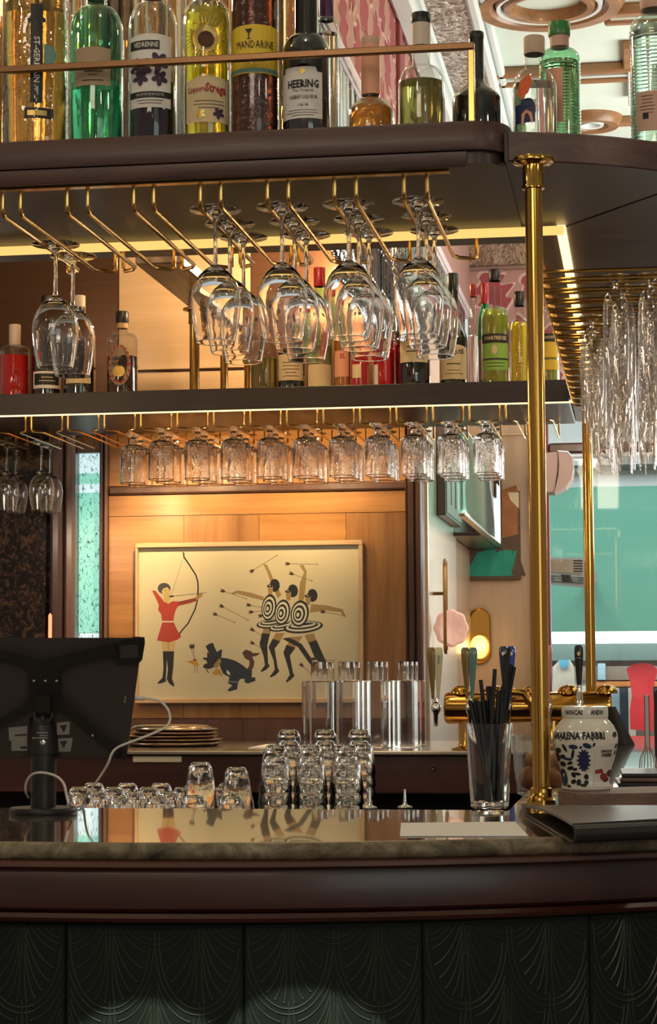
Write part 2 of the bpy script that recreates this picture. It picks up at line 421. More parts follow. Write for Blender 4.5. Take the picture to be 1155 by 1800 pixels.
stone('stone', 1.0, 0.10); stone('stone_edge', 0.0, 0.5); antique(); speckled(); silver_leaf(); frieze()


# ------------------------------------------------------------------ mesh builder
class MB:
    def __init__(s): s.v, s.f, s.m, s.slots = [], [], [], []

    def slot(s, mat):
        if mat not in s.slots: s.slots.append(mat)
        return s.slots.index(mat)

    def add(s, vs, fs, mat=None):
        b = len(s.v); k = s.slot(mat) if mat else 0
        s.v += [tuple(v) for v in vs]; s.f += [tuple(b + i for i in f) for f in fs]; s.m += [k] * len(fs)
        return s

    def box(s, a, b, mat=None, c=0.0):
        (x0, y0, z0), (x1, y1, z1) = [(min(a[i], b[i]) for i in range(3)) for _ in (0,)][0], [max(a[i], b[i]) for i in range(3)]
        c = min(c, (x1 - x0) * .45, (y1 - y0) * .45, (z1 - z0) * .45)
        if c <= 0:
            return s.add([(x0, y0, z0), (x1, y0, z0), (x1, y1, z0), (x0, y1, z0), (x0, y0, z1), (x1, y0, z1), (x1, y1, z1), (x0, y1, z1)],
                         [(3, 2, 1, 0), (4, 5, 6, 7), (0, 1, 5, 4), (1, 2, 6, 5), (2, 3, 7, 6), (3, 0, 4, 7)], mat)
        o = [(x0 + c, y0), (x1 - c, y0), (x1, y0 + c), (x1, y1 - c), (x1 - c, y1), (x0 + c, y1), (x0, y1 - c), (x0, y0 + c)]
        i = [(min(max(x, x0 + c), x1 - c), min(max(y, y0 + c), y1 - c)) for x, y in o]
        i = [(x0 + c, y0 + c), (x1 - c, y0 + c), (x1 - c, y0 + c), (x1 - c, y1 - c), (x1 - c, y1 - c), (x0 + c, y1 - c), (x0 + c, y1 - c), (x0 + c, y0 + c)]
        return s.layers([[(x, y, z0) for x, y in i], [(x, y, z0 + c) for x, y in o], [(x, y, z1 - c) for x, y in o], [(x, y, z1) for x, y in i]], mat)

    def layers(s, ls, mat=None, cap=True):
        n = len(ls[0]); vs = [p for l in ls for p in l]; fs = []
        for k in range(len(ls) - 1):
            for j in range(n):
                fs.append((k * n + j, k * n + (j + 1) % n, (k + 1) * n + (j + 1) % n, (k + 1) * n + j))
        if cap: fs += [tuple(range(n - 1, -1, -1)), tuple((len(ls) - 1) * n + j for j in range(n))]
        return s.add(vs, fs, mat)

    def prism(s, o, z0, z1, mat=None):
        return s.layers([[(x, y, z0) for x, y in o], [(x, y, z1) for x, y in o]], mat)

    def lathe(s, prof, seg=24, c=(0, 0, 0), mat=None, sx=1, sy=1):
        vs, fs, n = [], [], len(prof)
        for r, z in prof:
            r = max(r, 1e-5)
            vs += [(c[0] + r * sx * math.cos(2 * PI * j / seg), c[1] + r * sy * math.sin(2 * PI * j / seg), c[2] + z) for j in range(seg)]
        up = 1 if prof[-1][1] >= prof[0][1] else 1
        for k in range(n - 1):
            for j in range(seg):
                fs.append((k * seg + j, k * seg + (j + 1) % seg, (k + 1) * seg + (j + 1) % seg, (k + 1) * seg + j))
        return s.add(vs, fs, mat)

    def tube(s, path, r, seg=8, mat=None, cap=True, rr=None):
        P = [Vector(p) for p in path]; n = len(P); vs = []; fs = []
        prev = None
        for i in range(n):
            t = (P[min(i + 1, n - 1)] - P[max(i - 1, 0)]).normalized()
            if prev is None:
                a = Vector((0, 0, 1)) if abs(t.z) < .9 else Vector((1, 0, 0))
                u = t.cross(a).normalized()
            else:
                u = (prev - t * prev.dot(t)).normalized()
            prev = u; w = t.cross(u); q = rr[i] if rr else r
            vs += [P[i] + (u * math.cos(2 * PI * j / seg) + w * math.sin(2 * PI * j / seg)) * q for j in range(seg)]
        for k in range(n - 1):
            for j in range(seg):
                fs.append((k * seg + j, k * seg + (j + 1) % seg, (k + 1) * seg + (j + 1) % seg, (k + 1) * seg + j))
        if cap: fs += [tuple(range(seg - 1, -1, -1)), tuple((n - 1) * seg + j for j in range(seg))]
        return s.add(vs, fs, mat)

    def sweep(s, path, prof, mat=None):
        """closed profile [(outward, z)] along an XY path; outward = to the right-hand side of travel"""
        P = [Vector(p) for p in path]; ls = []
        for i in range(len(P)):
            t = (P[min(i + 1, len(P) - 1)] - P[max(i - 1, 0)]).normalized(); nrm = Vector((t.y, -t.x))
            ls.append([(P[i].x + nrm.x * o, P[i].y + nrm.y * o, z) for o, z in prof])
        return s.layers(ls, mat)

    def ngon(s, pts, mat=None):
        return s.add(pts, [tuple(range(len(pts)))], mat)

    def build(s, name, mat=None, parent=None, smooth=0.7, fix=True, loc=None):
        me = bpy.data.meshes.new(name)
        me.from_pydata(s.v, [], s.f)
        for k in (s.slots or [mat]):
            me.materials.append(MATS[k if k in MATS else mat])
        if len(s.slots) > 1: me.polygons.foreach_set('material_index', s.m)
        if fix:
            bm = bmesh.new(); bm.from_mesh(me); bmesh.ops.recalc_face_normals(bm, faces=bm.faces); bm.to_mesh(me); bm.free()
        if smooth:
            me.shade_smooth(); me.set_sharp_from_angle(angle=smooth)
        return link(name, me, parent, loc)


def link(name, me, parent=None, loc=None):
    o = bpy.data.objects.new(name, me); COL.objects.link(o)
    if parent: o.parent = parent
    if loc is not None: o.location = loc
    return o


LABELS = set()


def tag(o, label, cat, group=None, kind=None):
    o['label'] = label; o['category'] = cat
    if group: o['group'] = group
    if kind: o['kind'] = kind
    return o


def thing(name, label, cat, loc=(0, 0, 0), rz=0, group=None):
    o = bpy.data.objects.new(name, None); COL.objects.link(o); o.location = loc; o.rotation_euler = (0, 0, rz)
    o.empty_display_size = 0.05
    return tag(o, label, cat, group)


def copy_tree(o, parent=None):
    c = o.copy(); COL.objects.link(c)
    if parent: c.parent = parent
    for ch in list(o.children): copy_tree(ch, c)
    return c


def structure(o):
    o['kind'] = 'structure'; return o


NTH = ['first', 'second', 'third', 'fourth', 'fifth', 'sixth', 'seventh', 'eighth', 'ninth', 'tenth', 'eleventh', 'twelfth', 'thirteenth', 'fourteenth', 'fifteenth', 'sixteenth', 'seventeenth', 'eighteenth', 'nineteenth', 'twentieth']

_txt = {}


def text_geo(s, size, bold=0.0):
    """flat lettering as (verts, faces), centred"""
    k = (s, size, bold)
    if k in _txt: return _txt[k]
    cu = bpy.data.curves.new('t', 'FONT'); cu.body = s; cu.size = size; cu.resolution_u = 1; cu.align_x = 'CENTER'; cu.align_y = 'CENTER'; cu.offset = bold * size
    cu.fill_mode = 'FRONT'
    o = bpy.data.objects.new('t', cu); COL.objects.link(o)
    dg = bpy.context.evaluated_depsgraph_get(); dg.update()
    me = bpy.data.meshes.new_from_object(o.evaluated_get(dg))
    g = ([tuple(v.co) for v in me.vertices], [tuple(p.vertices) for p in me.polygons])
    bpy.data.objects.remove(o); bpy.data.curves.remove(cu); bpy.data.meshes.remove(me)
    _txt[k] = g
    return g


def cyl(r):                      # (u, z) on a label -> point on a cylinder whose front looks at -Y
    return lambda u, z: (r * math.sin(u / r), -r * math.cos(u / r), z)


def flat(y):
    return lambda u, z: (u, y, z)


def put_text(mb, s, size, mp, u=0, z=0, mat='ink', rot=0.0, bold=0.0, sx=1.0, width=None):
    vs, fs = text_geo(s, size, bold)
    if width: sx = width / (max(v[0] for v in vs) - min(v[0] for v in vs))
    ca, sa = math.cos(rot), math.sin(rot)
    mb.add([mp(u + (x * sx * ca - y * sa), z + (x * sx * sa + y * ca)) for x, y, _ in vs], fs, mat)


def put_poly(mb, pts, mp, mat): mb.ngon([mp(u, z) for u, z in pts], mat)


def ell(cx, cz, rx, rz, n=14, a=0.0):
    return [(cx + rx * math.cos(2 * PI * k / n) * math.cos(a) - rz * math.sin(2 * PI * k / n) * math.sin(a), cz + rx * math.cos(2 * PI * k / n) * math.sin(a) + rz * math.sin(2 * PI * k / n) * math.cos(a)) for k in range(n)]


def put_label(mb, mp, u0, u1, z0, z1, mat, n=10, top=None, bot=None):
    vs = []; fs = []
    for k in range(n + 1):
        t = k / n; u = u0 + (u1 - u0) * t
        vs += [mp(u, z0 + (bot(t) if bot else 0)), mp(u, z1 + (top(t) if top else 0))]
        if k: fs.append((2 * k - 2, 2 * k, 2 * k + 1, 2 * k - 1))
    mb.add(vs, fs, mat)


# ================================================================== the room
def wallbox(name, a, b, mat, parent=None, c=0.0):
    o = MB().box(a, b, c=c).build(name, mat, parent, smooth=0)
    if parent is None: structure(o)
    return o


def Z(px, py, Y): return at(px, py, Y).z


def Xp(px, Y, py=1000): return at(px, py, Y).x


YW = 6.80                         # wood wall behind the back bar
YF = 8.80                         # far wall with the street window
CEIL = 3.40
wallbox('floor', (-6, -4, -0.1), (6, YF + .1, 0), 'floor_dark')
wallbox('ceiling', (-6, -4, CEIL), (6, YF + .1, CEIL + .1), 'mint_ceiling')

# ---- wood wall behind the back bar
xl, xr = Xp(190, YW), Xp(742, YW)
zt = 2.16
wb = wallbox('wall_back', (-3.2, YW + .03, 0), (xr - .005, YW + .10, 2.80), 'brown_frame')
Xb, Xa = Xp(713, YW), Xp(190, YW)
zl = [0.95, Z(400, 1265, YW), Z(400, 952, YW), Z(400, 872, YW), zt]
# veneer sheets of the panel, each a sheet of its own
xs = [Xa, Xp(322, YW), Xp(455, YW), Xp(608, YW), Xb]
for k in range(4):
    wallbox('veneer_panel', (xs[k] + .0006, YW + .008, zl[0]), (xs[k + 1] - .0006, YW + .032, Z(400, 905, YW)), 'veneer_upright' if k % 2 else 'veneer', wb)
wallbox('veneer_panel', (Xa, YW + .008, Z(400, 904, YW)), (Xb, YW + .032, Z(400, 868, YW)), 'veneer', wb)
wallbox('veneer_panel', (Xa, YW + .010, Z(400, 850, YW)), (Xb, YW + .032, zt), 'veneer', wb)
wallbox('panel_moulding', (Xa, YW - .002, Z(400, 866, YW)), (Xb + .008, YW + .03, Z(400, 851, YW)), 'brown_frame', wb, .006)
wallbox('panel_moulding', (Xb, YW - .004, .95), (Xb + .008, YW + .03, Z(400, 851, YW)), 'brown_frame', wb, .004)
wallbox('wall_stile', (Xb + .009, YW - .012, .95), (Xp(731, YW), YW + .03, zt), 'brown_frame', wb, .006)
wallbox('wall_stile', (Xp(732, YW), YW - .02, .95), (Xp(744, YW), YW + .03, zt), 'brown_frame', wb, .006)
wallbox('wall_skirting', (Xa, YW - .002, .95), (Xb, YW + .02, Z(400, 1262, YW)), 'brown_frame', wb, .004)
wallbox('panel_moulding', (Xp(178, YW), YW - .03, .95), (Xp(183, YW), YW + .03, zt), 'brown_frame', wb, .004)
wallbox('panel_moulding', (Xp(184.5, YW), YW - .02, .95), (Xp(189, YW), YW + .03, zt), 'brown_pale', wb, .004)
# upper sheets above the back shelf
wallbox('bronze_panel', (-3.2, YW + .005, zt + .02), (Xp(206, YW), YW + .03, 2.79), 'brushed_bronze', wb)
zj = Z(330, 650, YW)
wallbox('oak_panel', (Xp(207, YW), YW + .008, zt + .02), (Xp(441, YW), YW + .03, zj - .006), 'oak_pale', wb)
wallbox('oak_panel', (Xp(207, YW), YW + .008, zj + .006), (Xp(441, YW), YW + .03, 2.79), 'oak_pale', wb)
wallbox('brown_panel', (Xp(442, YW), YW + .004, zt + .02), (xr - .006, YW + .03, 2.79), 'brushed_bronze', wb)
# dark pilaster, narrow mirror strip whose mint reflection is a glowing sheet, and antique mirror at the end of the bar
wallbox('trim_1', (Xp(95, YW), YW - .06, .9), (Xp(116, YW), YW + .03, zt), 'brown_frame', c=.012)
wallbox('trim_2', (Xp(117.5, YW), YW - .04, .9), (Xp(136, YW), YW + .03, zt), 'brown_pale', c=.010)
w2 = tag(thing('mirror_strip', 'narrow mottled mirror strip with its mint reflection as glowing sheets', 'window', (0, 0, 0)), 'narrow mottled mirror strip, mint reflection added as a glow', 'window'); structure(w2)
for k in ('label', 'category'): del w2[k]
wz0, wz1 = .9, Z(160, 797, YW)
wallbox('glass_pane', (Xp(137, YW), YW - .012, wz0), (Xp(177, YW), YW - .008, wz1), 'speckled_pane', w2)
wallbox('strip_header', (Xp(137, YW), YW - .02, wz1), (Xp(177, YW), YW + .02, zt), 'brown_frame', w2)
m, nt, b, o = base('mint_reflection'); MATS['mint_reflection'] = m
b.inputs['Base Color'].default_value = (.2, .5, .42, 1); b.inputs['Emission Color'].default_value = (0.30, 0.74, 0.62, 1); b.inputs['Emission Strength'].default_value = .95  # mint reflection in the mirror strip, put in as emission
m, nt, b, o = base('white_reflection'); MATS['white_reflection'] = m
b.inputs['Emission Color'].default_value = (0.72, 0.92, 1.0, 1); b.inputs['Emission Strength'].default_value = 1.0  # pale part of the same reflection, also emission
wallbox('mint_glow_sheet', (Xp(137, YW), YW + .012, Z(160, 1112, YW)), (Xp(177, YW), YW + .024, Z(160, 866, YW)), 'mint_reflection', w2)  # glowing sheets behind the pane imitate what the mirror reflects
wallbox('white_glow_sheet', (Xp(137, YW), YW + .012, wz0), (Xp(177, YW), YW + .024, Z(160, 1113, YW)), 'white_reflection', w2)
wallbox('white_glow_sheet', (Xp(137, YW), YW + .012, Z(160, 865, YW)), (Xp(177, YW), YW + .024, Z(160, 850, YW)), 'white_reflection', w2)
wallbox('mint_glow_sheet', (Xp(137, YW), YW + .012, Z(160, 849, YW)), (Xp(177, YW), YW + .024, Z(160, 832, YW)), 'mint_reflection', w2)
wallbox('white_glow_sheet', (Xp(137, YW), YW + .012, Z(160, 831, YW)), (Xp(177, YW), YW + .024, wz1), 'white_reflection', w2)
mir = tag(MB().box((-2.6, YW - .01, .9), (Xp(94, YW), YW + .02, zt)).build('antique_mirror', 'antique_mirror', smooth=0), 'dark antique mirror with gold mottling at the end of the back wall', 'mirror')
structure(mir); del mir['label'], mir['category']; mir.name = 'wall_mirror'
wallbox('trim_3', (Xp(43, YW), YW - .045, .9), (Xp(87, YW), YW - .01, Z(60, 905, YW)), 'antique_mirror')

# ---- side wall that runs back from the wood wall to the far wall
XS = -0.735
sw = wallbox('wall_side', (XS - .10, YW + .11, 0), (XS, YF, 2.74), 'oak_wall')
wallbox('side_panel', (XS - .002, YW + .16, 0.9), (XS + .012, YW + 1.2, 2.6), 'side_metal', sw, .003)
# bulkhead above: wallpaper, mouldings, cornice, silver frieze
bh = wallbox('wall_bulkhead', (XS - .03, 4.60, EYE + 1.56), (XS + .01, YF, CEIL), 'paper_pink')
wallbox('wall_trim', (XS + .008, 6.13, EYE + 1.56), (XS + .024, 6.20, EYE + 2.02), 'red_trim', bh, .004)
wallbox('lower_moulding', (XS - .02, 4.60, EYE + 1.535), (XS + .024, YF, EYE + 1.56), 'hood_frame', bh, .005)
crn = wallbox('cornice_inner', (XS + .012, 4.6, EYE + 2.00), (XS + .085, YF, EYE + 2.045), 'cornice_mint', None, .012)
wallbox('cornice_step', (XS + .03, 4.6, EYE + 2.046), (XS + .10, YF, EYE + 2.066), 'cornice_mint', crn, .008)
wallbox('frieze_band', (XS + .10, 4.6, EYE + 2.06), (XS + .225, YF - .02, EYE + 2.085), 'silver_leaf', crn)
wallbox('cornice_step', (XS + .225, 4.6, EYE + 2.045), (XS + .262, YF - .02, EYE + 2.098), 'cornice_mint', crn, .010)
wallbox('cornice_step', (XS + .263, 4.6, EYE + 2.065), (XS + .29, YF - .02, EYE + 2.098), 'cornice_mint', crn, .008)

# ---- far wall: oak, wallpaper, frieze
xw0, xw1 = Xp(966, YF), 0.75
zsill, zh = 0.85, Z(1000, 740, YF)
fw = wallbox('wall_far', (XS, YF, 0), (xw0 - .02, YF + .12, EYE + 1.18), 'oak_wall')
wallbox('wallpaper_panel', (XS, YF + .004, EYE + 1.181), (xw0 + 1.2, YF + .12, Z(860, 470, YF)), 'paper_pink', fw)
wallbox('wall_frieze', (XS, YF - .01, Z(860, 468, YF)), (xw0 + 1.2, YF + .12, Z(860, 418, YF)), 'frieze', fw)
wallbox('frieze_moulding', (XS, YF - .025, Z(860, 476, YF)), (xw0 + 1.2, YF + .1, Z(860, 469, YF)), 'brown_pale', fw, .006)
wallbox('picture_moulding', (XS, YF - .02, Z(860, 767, YF)), (xw0 - .02, YF + .1, Z(860, 763, YF)), 'oak_pale', fw, .004)
wallbox('upper_band', (XS, YF + .002, Z(860, 417, YF)), (xw0 + 1.2, YF + .12, CEIL), 'cornice_mint', fw)
wallbox('wall_below_window', (xw0 - .02, YF, 0), (xw1 + 1, YF + .12, zsill), 'brown_frame', fw)
wallbox('wall_beyond_window', (xw1, YF, 0), (xw1 + 1, YF + .12, CEIL), 'oak_wall', fw)
wallbox('wall_above_window', (xw0 - .02, YF + .003, EYE + 1.16), (xw1 + 1, YF + .12, EYE + 1.181), 'brown_frame', fw)
# leaf motifs printed on the wallpaper
def leaf(s_):
    out = []
    for k in range(141):
        t = -1 + 2 * k / 140; a = abs(t); w_ = .34 * math.sin(PI * min(1, a * 1.02)) ** .7 * (1 + .38 * math.cos(a * 3.5 * 2 * PI)) ; 
        out.append((w_ * (1 if t > 0 else -1) * s_, (1 - a) * s_ * 1.0 - s_ * .5 + .0))
    return out


rnd = random.Random(4)
for wall_, mapf, spots_ in ((bh, lambda u, v, d: (XS + .0101 + d, u, v), [(4.75 + .26 * i + (.13 if j % 2 else 0), EYE + 1.64 + .155 * j) for i in range(8) for j in range(3)]),
                            (fw, lambda u, v, d: (u, YF + .0039 - d, v), [(-.62 + .2 * i + (.1 if j % 2 else 0), EYE + 1.27 + .19 * j) for i in range(4) for j in range(3)])):
    for u0, v0 in spots_:
        an = rnd.uniform(-1.1, 1.1) + (.6 if rnd.random() < .5 else -.6); ca_, sa_ = math.cos(an), math.sin(an)
        for s_, mt, d in ((.225, 'paper_pale', .0006), (.195, 'paper_leaf', .0012)):
            mb = MB(); mb.ngon([mapf(u0 + x * ca_ - y * sa_, v0 + x * sa_ + y * ca_, d) for x, y in leaf(s_)[:-1]]); mb.build('leaf_motif', mt, wall_, smooth=0, fix=False)
# ---- street window
w1 = bpy.data.objects.new('window_1', None); COL.objects.link(w1); structure(w1)
wallbox('window_stile', (Xp(938, YF), YF - .03, zsill), (Xp(958, YF), YF + .06, EYE + 1.16), 'brown_frame', w1, .008)
wallbox('window_stile', (Xp(959, YF), YF - .015, zsill), (Xp(967, YF), YF + .06, EYE + 1.16), 'red_trim', w1, .006)
wallbox('window_transom', (Xp(967, YF), YF - .02, Z(1000, 797, YF)), (xw1, YF + .06, Z(1000, 779, YF)), 'brown_frame', w1, .008)
wallbox('window_frame', (Xp(967, YF), YF - .01, Z(1000, 804, YF)), (xw1, YF + .05, Z(1000, 798, YF)), 'street_white', w1, .004)
wallbox('window_frame', (Xp(967, YF), YF - .01, Z(1000, 740, YF)), (xw1, YF + .05, Z(1000, 735, YF)), 'brown_frame', w1, .004)
wallbox('glass_pane', (Xp(967, YF), YF + .03, zsill), (xw1, YF + .036, Z(1000, 798, YF)), 'pane_glass', w1)
wallbox('glass_pane', (Xp(967, YF), YF + .03, Z(1000, 779, YF)), (xw1, YF + .036, EYE + 1.16), 'pane_glass', w1)
wallbox('window_sill', (xw0 - .02, YF - .16, zsill), (xw1, YF + .02, zsill + .03), 'brown_frame', w1, .006)

# ---- the street opposite
YS = 12.6
st = wallbox('exterior_facade', (-3, YS, 0), (3.5, YS + .2, 5.0), 'street_white')


def sbox(name, px0, py0, px1, py1, y0, y1, mat, c=0.0):
    a, b2 = at(px0, py1, y0), at(px1, py0, y0)
    return wallbox(name, (a.x, y0, a.z), (b2.x, y1, b2.z), mat, st, c)


aw = MB(); a0, a1 = at(900, 1111, YS - .9), at(1260, 853, YS)
aw.layers([[(a0.x, YS - .90, a0.z), (a0.x, YS - .88, a0.z), (a0.x, YS - .02, a1.z), (a0.x, YS - .04, a1.z)], [(a1.x, YS - .90, a0.z), (a1.x, YS - .88, a0.z), (a1.x, YS - .02, a1.z), (a1.x, YS - .04, a1.z)]])
sbox('facade_fascia', 900, 813, 1260, 828, YS - .05, YS, 'street_teal')
sbox('facade_panel', 900, 1111, 1260, 1124, YS - .62, YS - .5, 'street_white')
sbox('facade_panel', 900, 1130, 1260, 1162, YS - .1, YS, 'street_teal')
sbox('facade_shutter', 900, 1170, 1260, 1196, YS - .05, YS, 'street_taupe')
sbox('facade_post', 1051, 1166, 1064, 1195, YS - .08, YS - .05, 'street_blue')
sbox('facade_post', 1122, 1166, 1130, 1190, YS - .08, YS - .05, 'street_blue')
sbox('shop_shelf', 1040, 1197, 1260, 1207, YS - .06, YS, 'street_orange')
for x0, x1, m_ in ((968, 1040, 'street_white'), (1058, 1072, 'shirt_white'), (1074, 1090, 'street_blue'), (1091, 1104, 'street_navy'), (1105, 1117, 'shirt_white'), (1120, 1150, 'street_taupe'), (1151, 1200, 'street_navy')):
    sbox('shop_display', x0, 1208, x1, 1330, YS - .05, YS, m_)
ao = tag(aw.build('shop_awning', 'mint_awning', smooth=0), 'large mint green awning across the street', 'awning')


def street(mb, pts, y0, y1, mat):
    f = [at(px, py, y0) for px, py in pts]
    mb.layers([[(p_.x, y0, p_.z) for p_ in f], [(p_.x, y1, p_.z) for p_ in f]], mat)


dr = MB(); street(dr, [(1101, 1176), (1112, 1168), (1130, 1165), (1147, 1168), (1156, 1177), (1152, 1196), (1147, 1215), (1150, 1240), (1148, 1286), (1132, 1284), (1108, 1282), (1107, 1250), (1111, 1222), (1108, 1200)], YS - .42, YS - .22, 'dress_red')
for p_ in dr.v: pass
tag(dr.build('red_dress', 'dress_red', smooth=0), 'red sleeveless dress in the shop window across the street', 'dress')
sh = thing('shirt_display', 'white collared shirt display in the shop window across the street', 'shirt', at(990, 1210, YS - .3))
sb = MB(); o3 = Vector(sh.location)
pts = [at(px, py, YS - .3) - o3 for px, py in [(972, 1172), (984, 1160), (1001, 1160), (1008, 1172), (1012, 1215), (971, 1215)]]
sb.layers([[(p_.x, 0, p_.z) for p_ in pts], [(p_.x, .1, p_.z) for p_ in pts]]); sb.build('body', 'shirt_white', sh, smooth=0)
sb = MB(); pts = [at(px, py, YS - .31) - o3 for px, py in [(983, 1160), (1000, 1160), (998, 1170), (991, 1177), (984, 1170)]]
sb.layers([[(p_.x, -.02, p_.z) for p_ in pts], [(p_.x, -.005, p_.z) for p_ in pts]]); sb.build('collar', 'shirt_blue', sh, smooth=0)
# air conditioner under the awning
ac = thing('air_conditioner', 'white air conditioner with slatted vents hanging before the mint awning', 'air conditioner', at(1005, 1004, 10.6))
o3 = Vector(ac.location)


def acpoly(mb, pts, y0, y1):
    q = [at(px, py, 10.6) - o3 for px, py in pts]; mb.layers([[(p_.x, y0, p_.z) for p_ in q], [(p_.x, y1, p_.z) for p_ in q]])


mb = MB(); acpoly(mb, [(960, 979), (1030, 981), (1040, 990), (1049, 1008), (1049, 1020), (1040, 1031), (960, 1024)], 0, .25); mb.build('body', 'aircon_white', ac, smooth=0)
mb = MB(); acpoly(mb, [(960, 983), (1022, 984), (1022, 1008), (960, 1005)], -.004, .0); mb.build('vent_panel', 'steel', ac, smooth=0)
for k in range(5):
    mb = MB(); y = 984.5 + 4.6 * k; acpoly(mb, [(1008, y), (1024, y + .4), (1024, y + 2.6), (1008, y + 2.2)], -.012, -.004); mb.build('slat', 'black_plastic', ac, smooth=0)
for k in range(3):
    mb = MB(); y = 1012 + 4.6 * k; acpoly(mb, [(968, y - 1), (1026, y + 3), (1026, y + 5), (968, y + 1)], -.010, 0); mb.build('slat', 'street_teal', ac, smooth=0)
MB().box((.05, .2505, .0), (.09, 1.355, .03)).build('bracket', 'steel', ac, smooth=0)
mb = MB(); acpoly(mb, [(986, 1010), (1003, 1011), (1007, 1024), (990, 1023)], -.016, 0); mb.build('control_panel', 'black_plastic', ac, smooth=0)

# ---- ceiling: wooden ribs and rings
def rib(px0, px1, py, name='ceiling_rib', w=.035, Z_=CEIL, mat='ceiling_wood'):
    a, b2 = atz(px0, py, Z_ - .02), atz(px1, py, Z_ - .02)
    y = (a.y + b2.y) / 2
    return wallbox(name, (a.x, y - w / 2, Z_ - .035), (b2.x, y + w / 2, Z_ + .002), mat, CE, .006)


CE = bpy.data.objects['ceiling']
for px0, px1, py in ((803, 1116, 126), (800, 1122, 142), (1068, 1300, 14), (1062, 1300, 30), (1085, 1300, 210), (800, 830, 188)): rib(px0, px1, py)
for px0, px1, py in ((806, 1112, 134), (1070, 1300, 22)): rib(px0, px1, py, 'ceiling_bead', .012, CEIL, 'cornice_mint')
for px0, py0, px1, py1 in ((1109, 118, 1122, 178),):
    a, b2 = atz(px0, py0, CEIL - .02), atz(px0, py1, CEIL - .02)
    wallbox('ceiling_bead', (a.x - .012, b2.y, CEIL - .04), (a.x + .012, a.y, CEIL + .002), 'cornice_mint', CE, .004)
a, b2 = atz(1105, 80, CEIL - .02), atz(1105, 118, CEIL - .02)
wallbox('ceiling_rib', (a.x - .02, b2.y, CEIL - .03), (a.x + .02, a.y, CEIL + .002), 'ceiling_wood', CE, .004)
for px, py, r, sq in ((965, 8, .205, 1), (1040, 216, .085, 1)):
    c = atz(px, py, CEIL - .02)
    for nm, rr, w, h, mt in (('ceiling_ring', r, .032, .05, 'ceiling_wood'), ('ceiling_ring_bead', r - .046, .010, .045, 'cornice_mint'), ('ceiling_ring', r - .075, .018, .05, 'ceiling_wood')):
        if rr < .02: continue
        mb = MB(); mb.lathe([(rr - w, .03), (rr - w, -h * .4), (rr - w * .6, -h * .7), (rr + w * .5, -h * .75), (rr + w, -h * .3), (rr + w, .03)], 40, (c.x, c.y, CEIL - .0))
        o = mb.build(nm, mt, CE)

# ================================================================== glass rod hood hanging over the back bar
hd = thing('glass_rod_chandelier', 'long chandelier of hanging glass rods in a pale frame over the back bar', 'chandelier', (XS, 4.62, EYE + 1.53))
mb = MB(); mb.box((-.04, 0, 0), (.012, 4.1, .012), c=.003); mb.build('frame', 'hood_frame', hd, smooth=0)
mb = MB().box((-1.72, -.02, .161), (.012, .15, .175), c=.003); mb.build('front_frame', 'hood_frame', hd, smooth=0)
for x in (-1.7, -.02): MB().box((x - .01, .05, .176), (x + .01, .07, CEIL - EYE - 1.53 - .001)).build('hanger', 'brass_dark', hd, smooth=0)
rodm = []
for mt in ('rod_clear', 'rod_smoke', 'rod_gold'):
    thin_glass(mt, {'rod_clear': (.80, .80, .80), 'rod_smoke': (.22, .18, .19), 'rod_gold': (.72, .52, .26)}[mt], .9, .16, 1.6, .06, rib=26)
    mb = MB(); mb.lathe([(.0, -.50), (.008, -.50), (.0105, -.49), (.0105, -.01), (.008, 0.0), (.0, 0)], 8); o = mb.build('glass_rod', mt, hd); rodm.append(o.data); bpy.data.objects.remove(o)
rnd = random.Random(3)
n = 0
for k in range(64):
    o = link('glass_rod', rodm[rnd.choice((0, 0, 0, 1, 2, 2))], hd, (-.008 - .0262 * k, .002 + rnd.uniform(-.006, .006), .160)); o.scale = (1, 1, 1.34); n += 1
for k in range(64):
    o = link('glass_rod', rodm[rnd.choice((0, 0, 1, 2, 2, 2))], hd, (-.021 - .0262 * k, .10 + rnd.uniform(-.02, .02), .160)); o.scale = (1, 1, 1.30); n += 1
for k in range(150):
    o = link('glass_rod', rodm[rnd.choice((0, 1, 1, 1, 1, 2))], hd, (-.002 + rnd.uniform(-.006, .004), .03 + .0262 * k, -.001)); n += 1

# ================================================================== bar counter
zc = 1.10
FRONT = [(-2.6, 2.394), (-1.6, 2.394), (-1.1, 2.394)] + [(-.68 + 1.3 * math.sin(t), 3.694 - 1.3 * math.cos(t)) for t in [PI / 2 * k / 28 for k in range(29)]] + [(.62, 6.6)]


def offset_path(P, d):
    Q = [Vector(p) for p in P]; r = []
    for i in range(len(Q)):
        t = (Q[min(i + 1, len(Q) - 1)] - Q[max(i - 1, 0)]).normalized(); r.append((Q[i].x + t.y * d, Q[i].y - t.x * d))
    return r


bar = thing('bar_counter', 'curved bar counter with polished green-brown stone top, mahogany fascia and dark scallop tiles', 'bar counter', (0, 0, 0))
mb = MB(); mb.prism(offset_path(FRONT, -.02) + [(-.2, 6.6), (-.2, 3.03), (-2.6, 3.03)], zc - .02, zc)
mb.build('stone_top', 'stone', bar, smooth=0.9)
mb = MB(); mb.sweep(FRONT, [(-.02, zc - .02), (-.004, zc - .02), (0, zc - .016), (.001, zc - .010), (-.001, zc - .005), (-.004, zc - .0012), (-.008, zc), (-.0201, zc)])
mb.build('stone_edge', 'stone_edge', bar, smooth=0.9)
MB().sweep(FRONT, [(-.03, 1.0695), (-.004, 1.0695), (-.001, 1.072), (-.001, 1.077), (-.004, 1.0795), (-.03, 1.0795)]).build('wood_trim', 'trim_wood', bar)
sp = [p for p in FRONT if p[0] <= -.53] ; 
k0 = min(range(len(FRONT)), key=lambda i: abs(FRONT[i][0] - (-.535)))
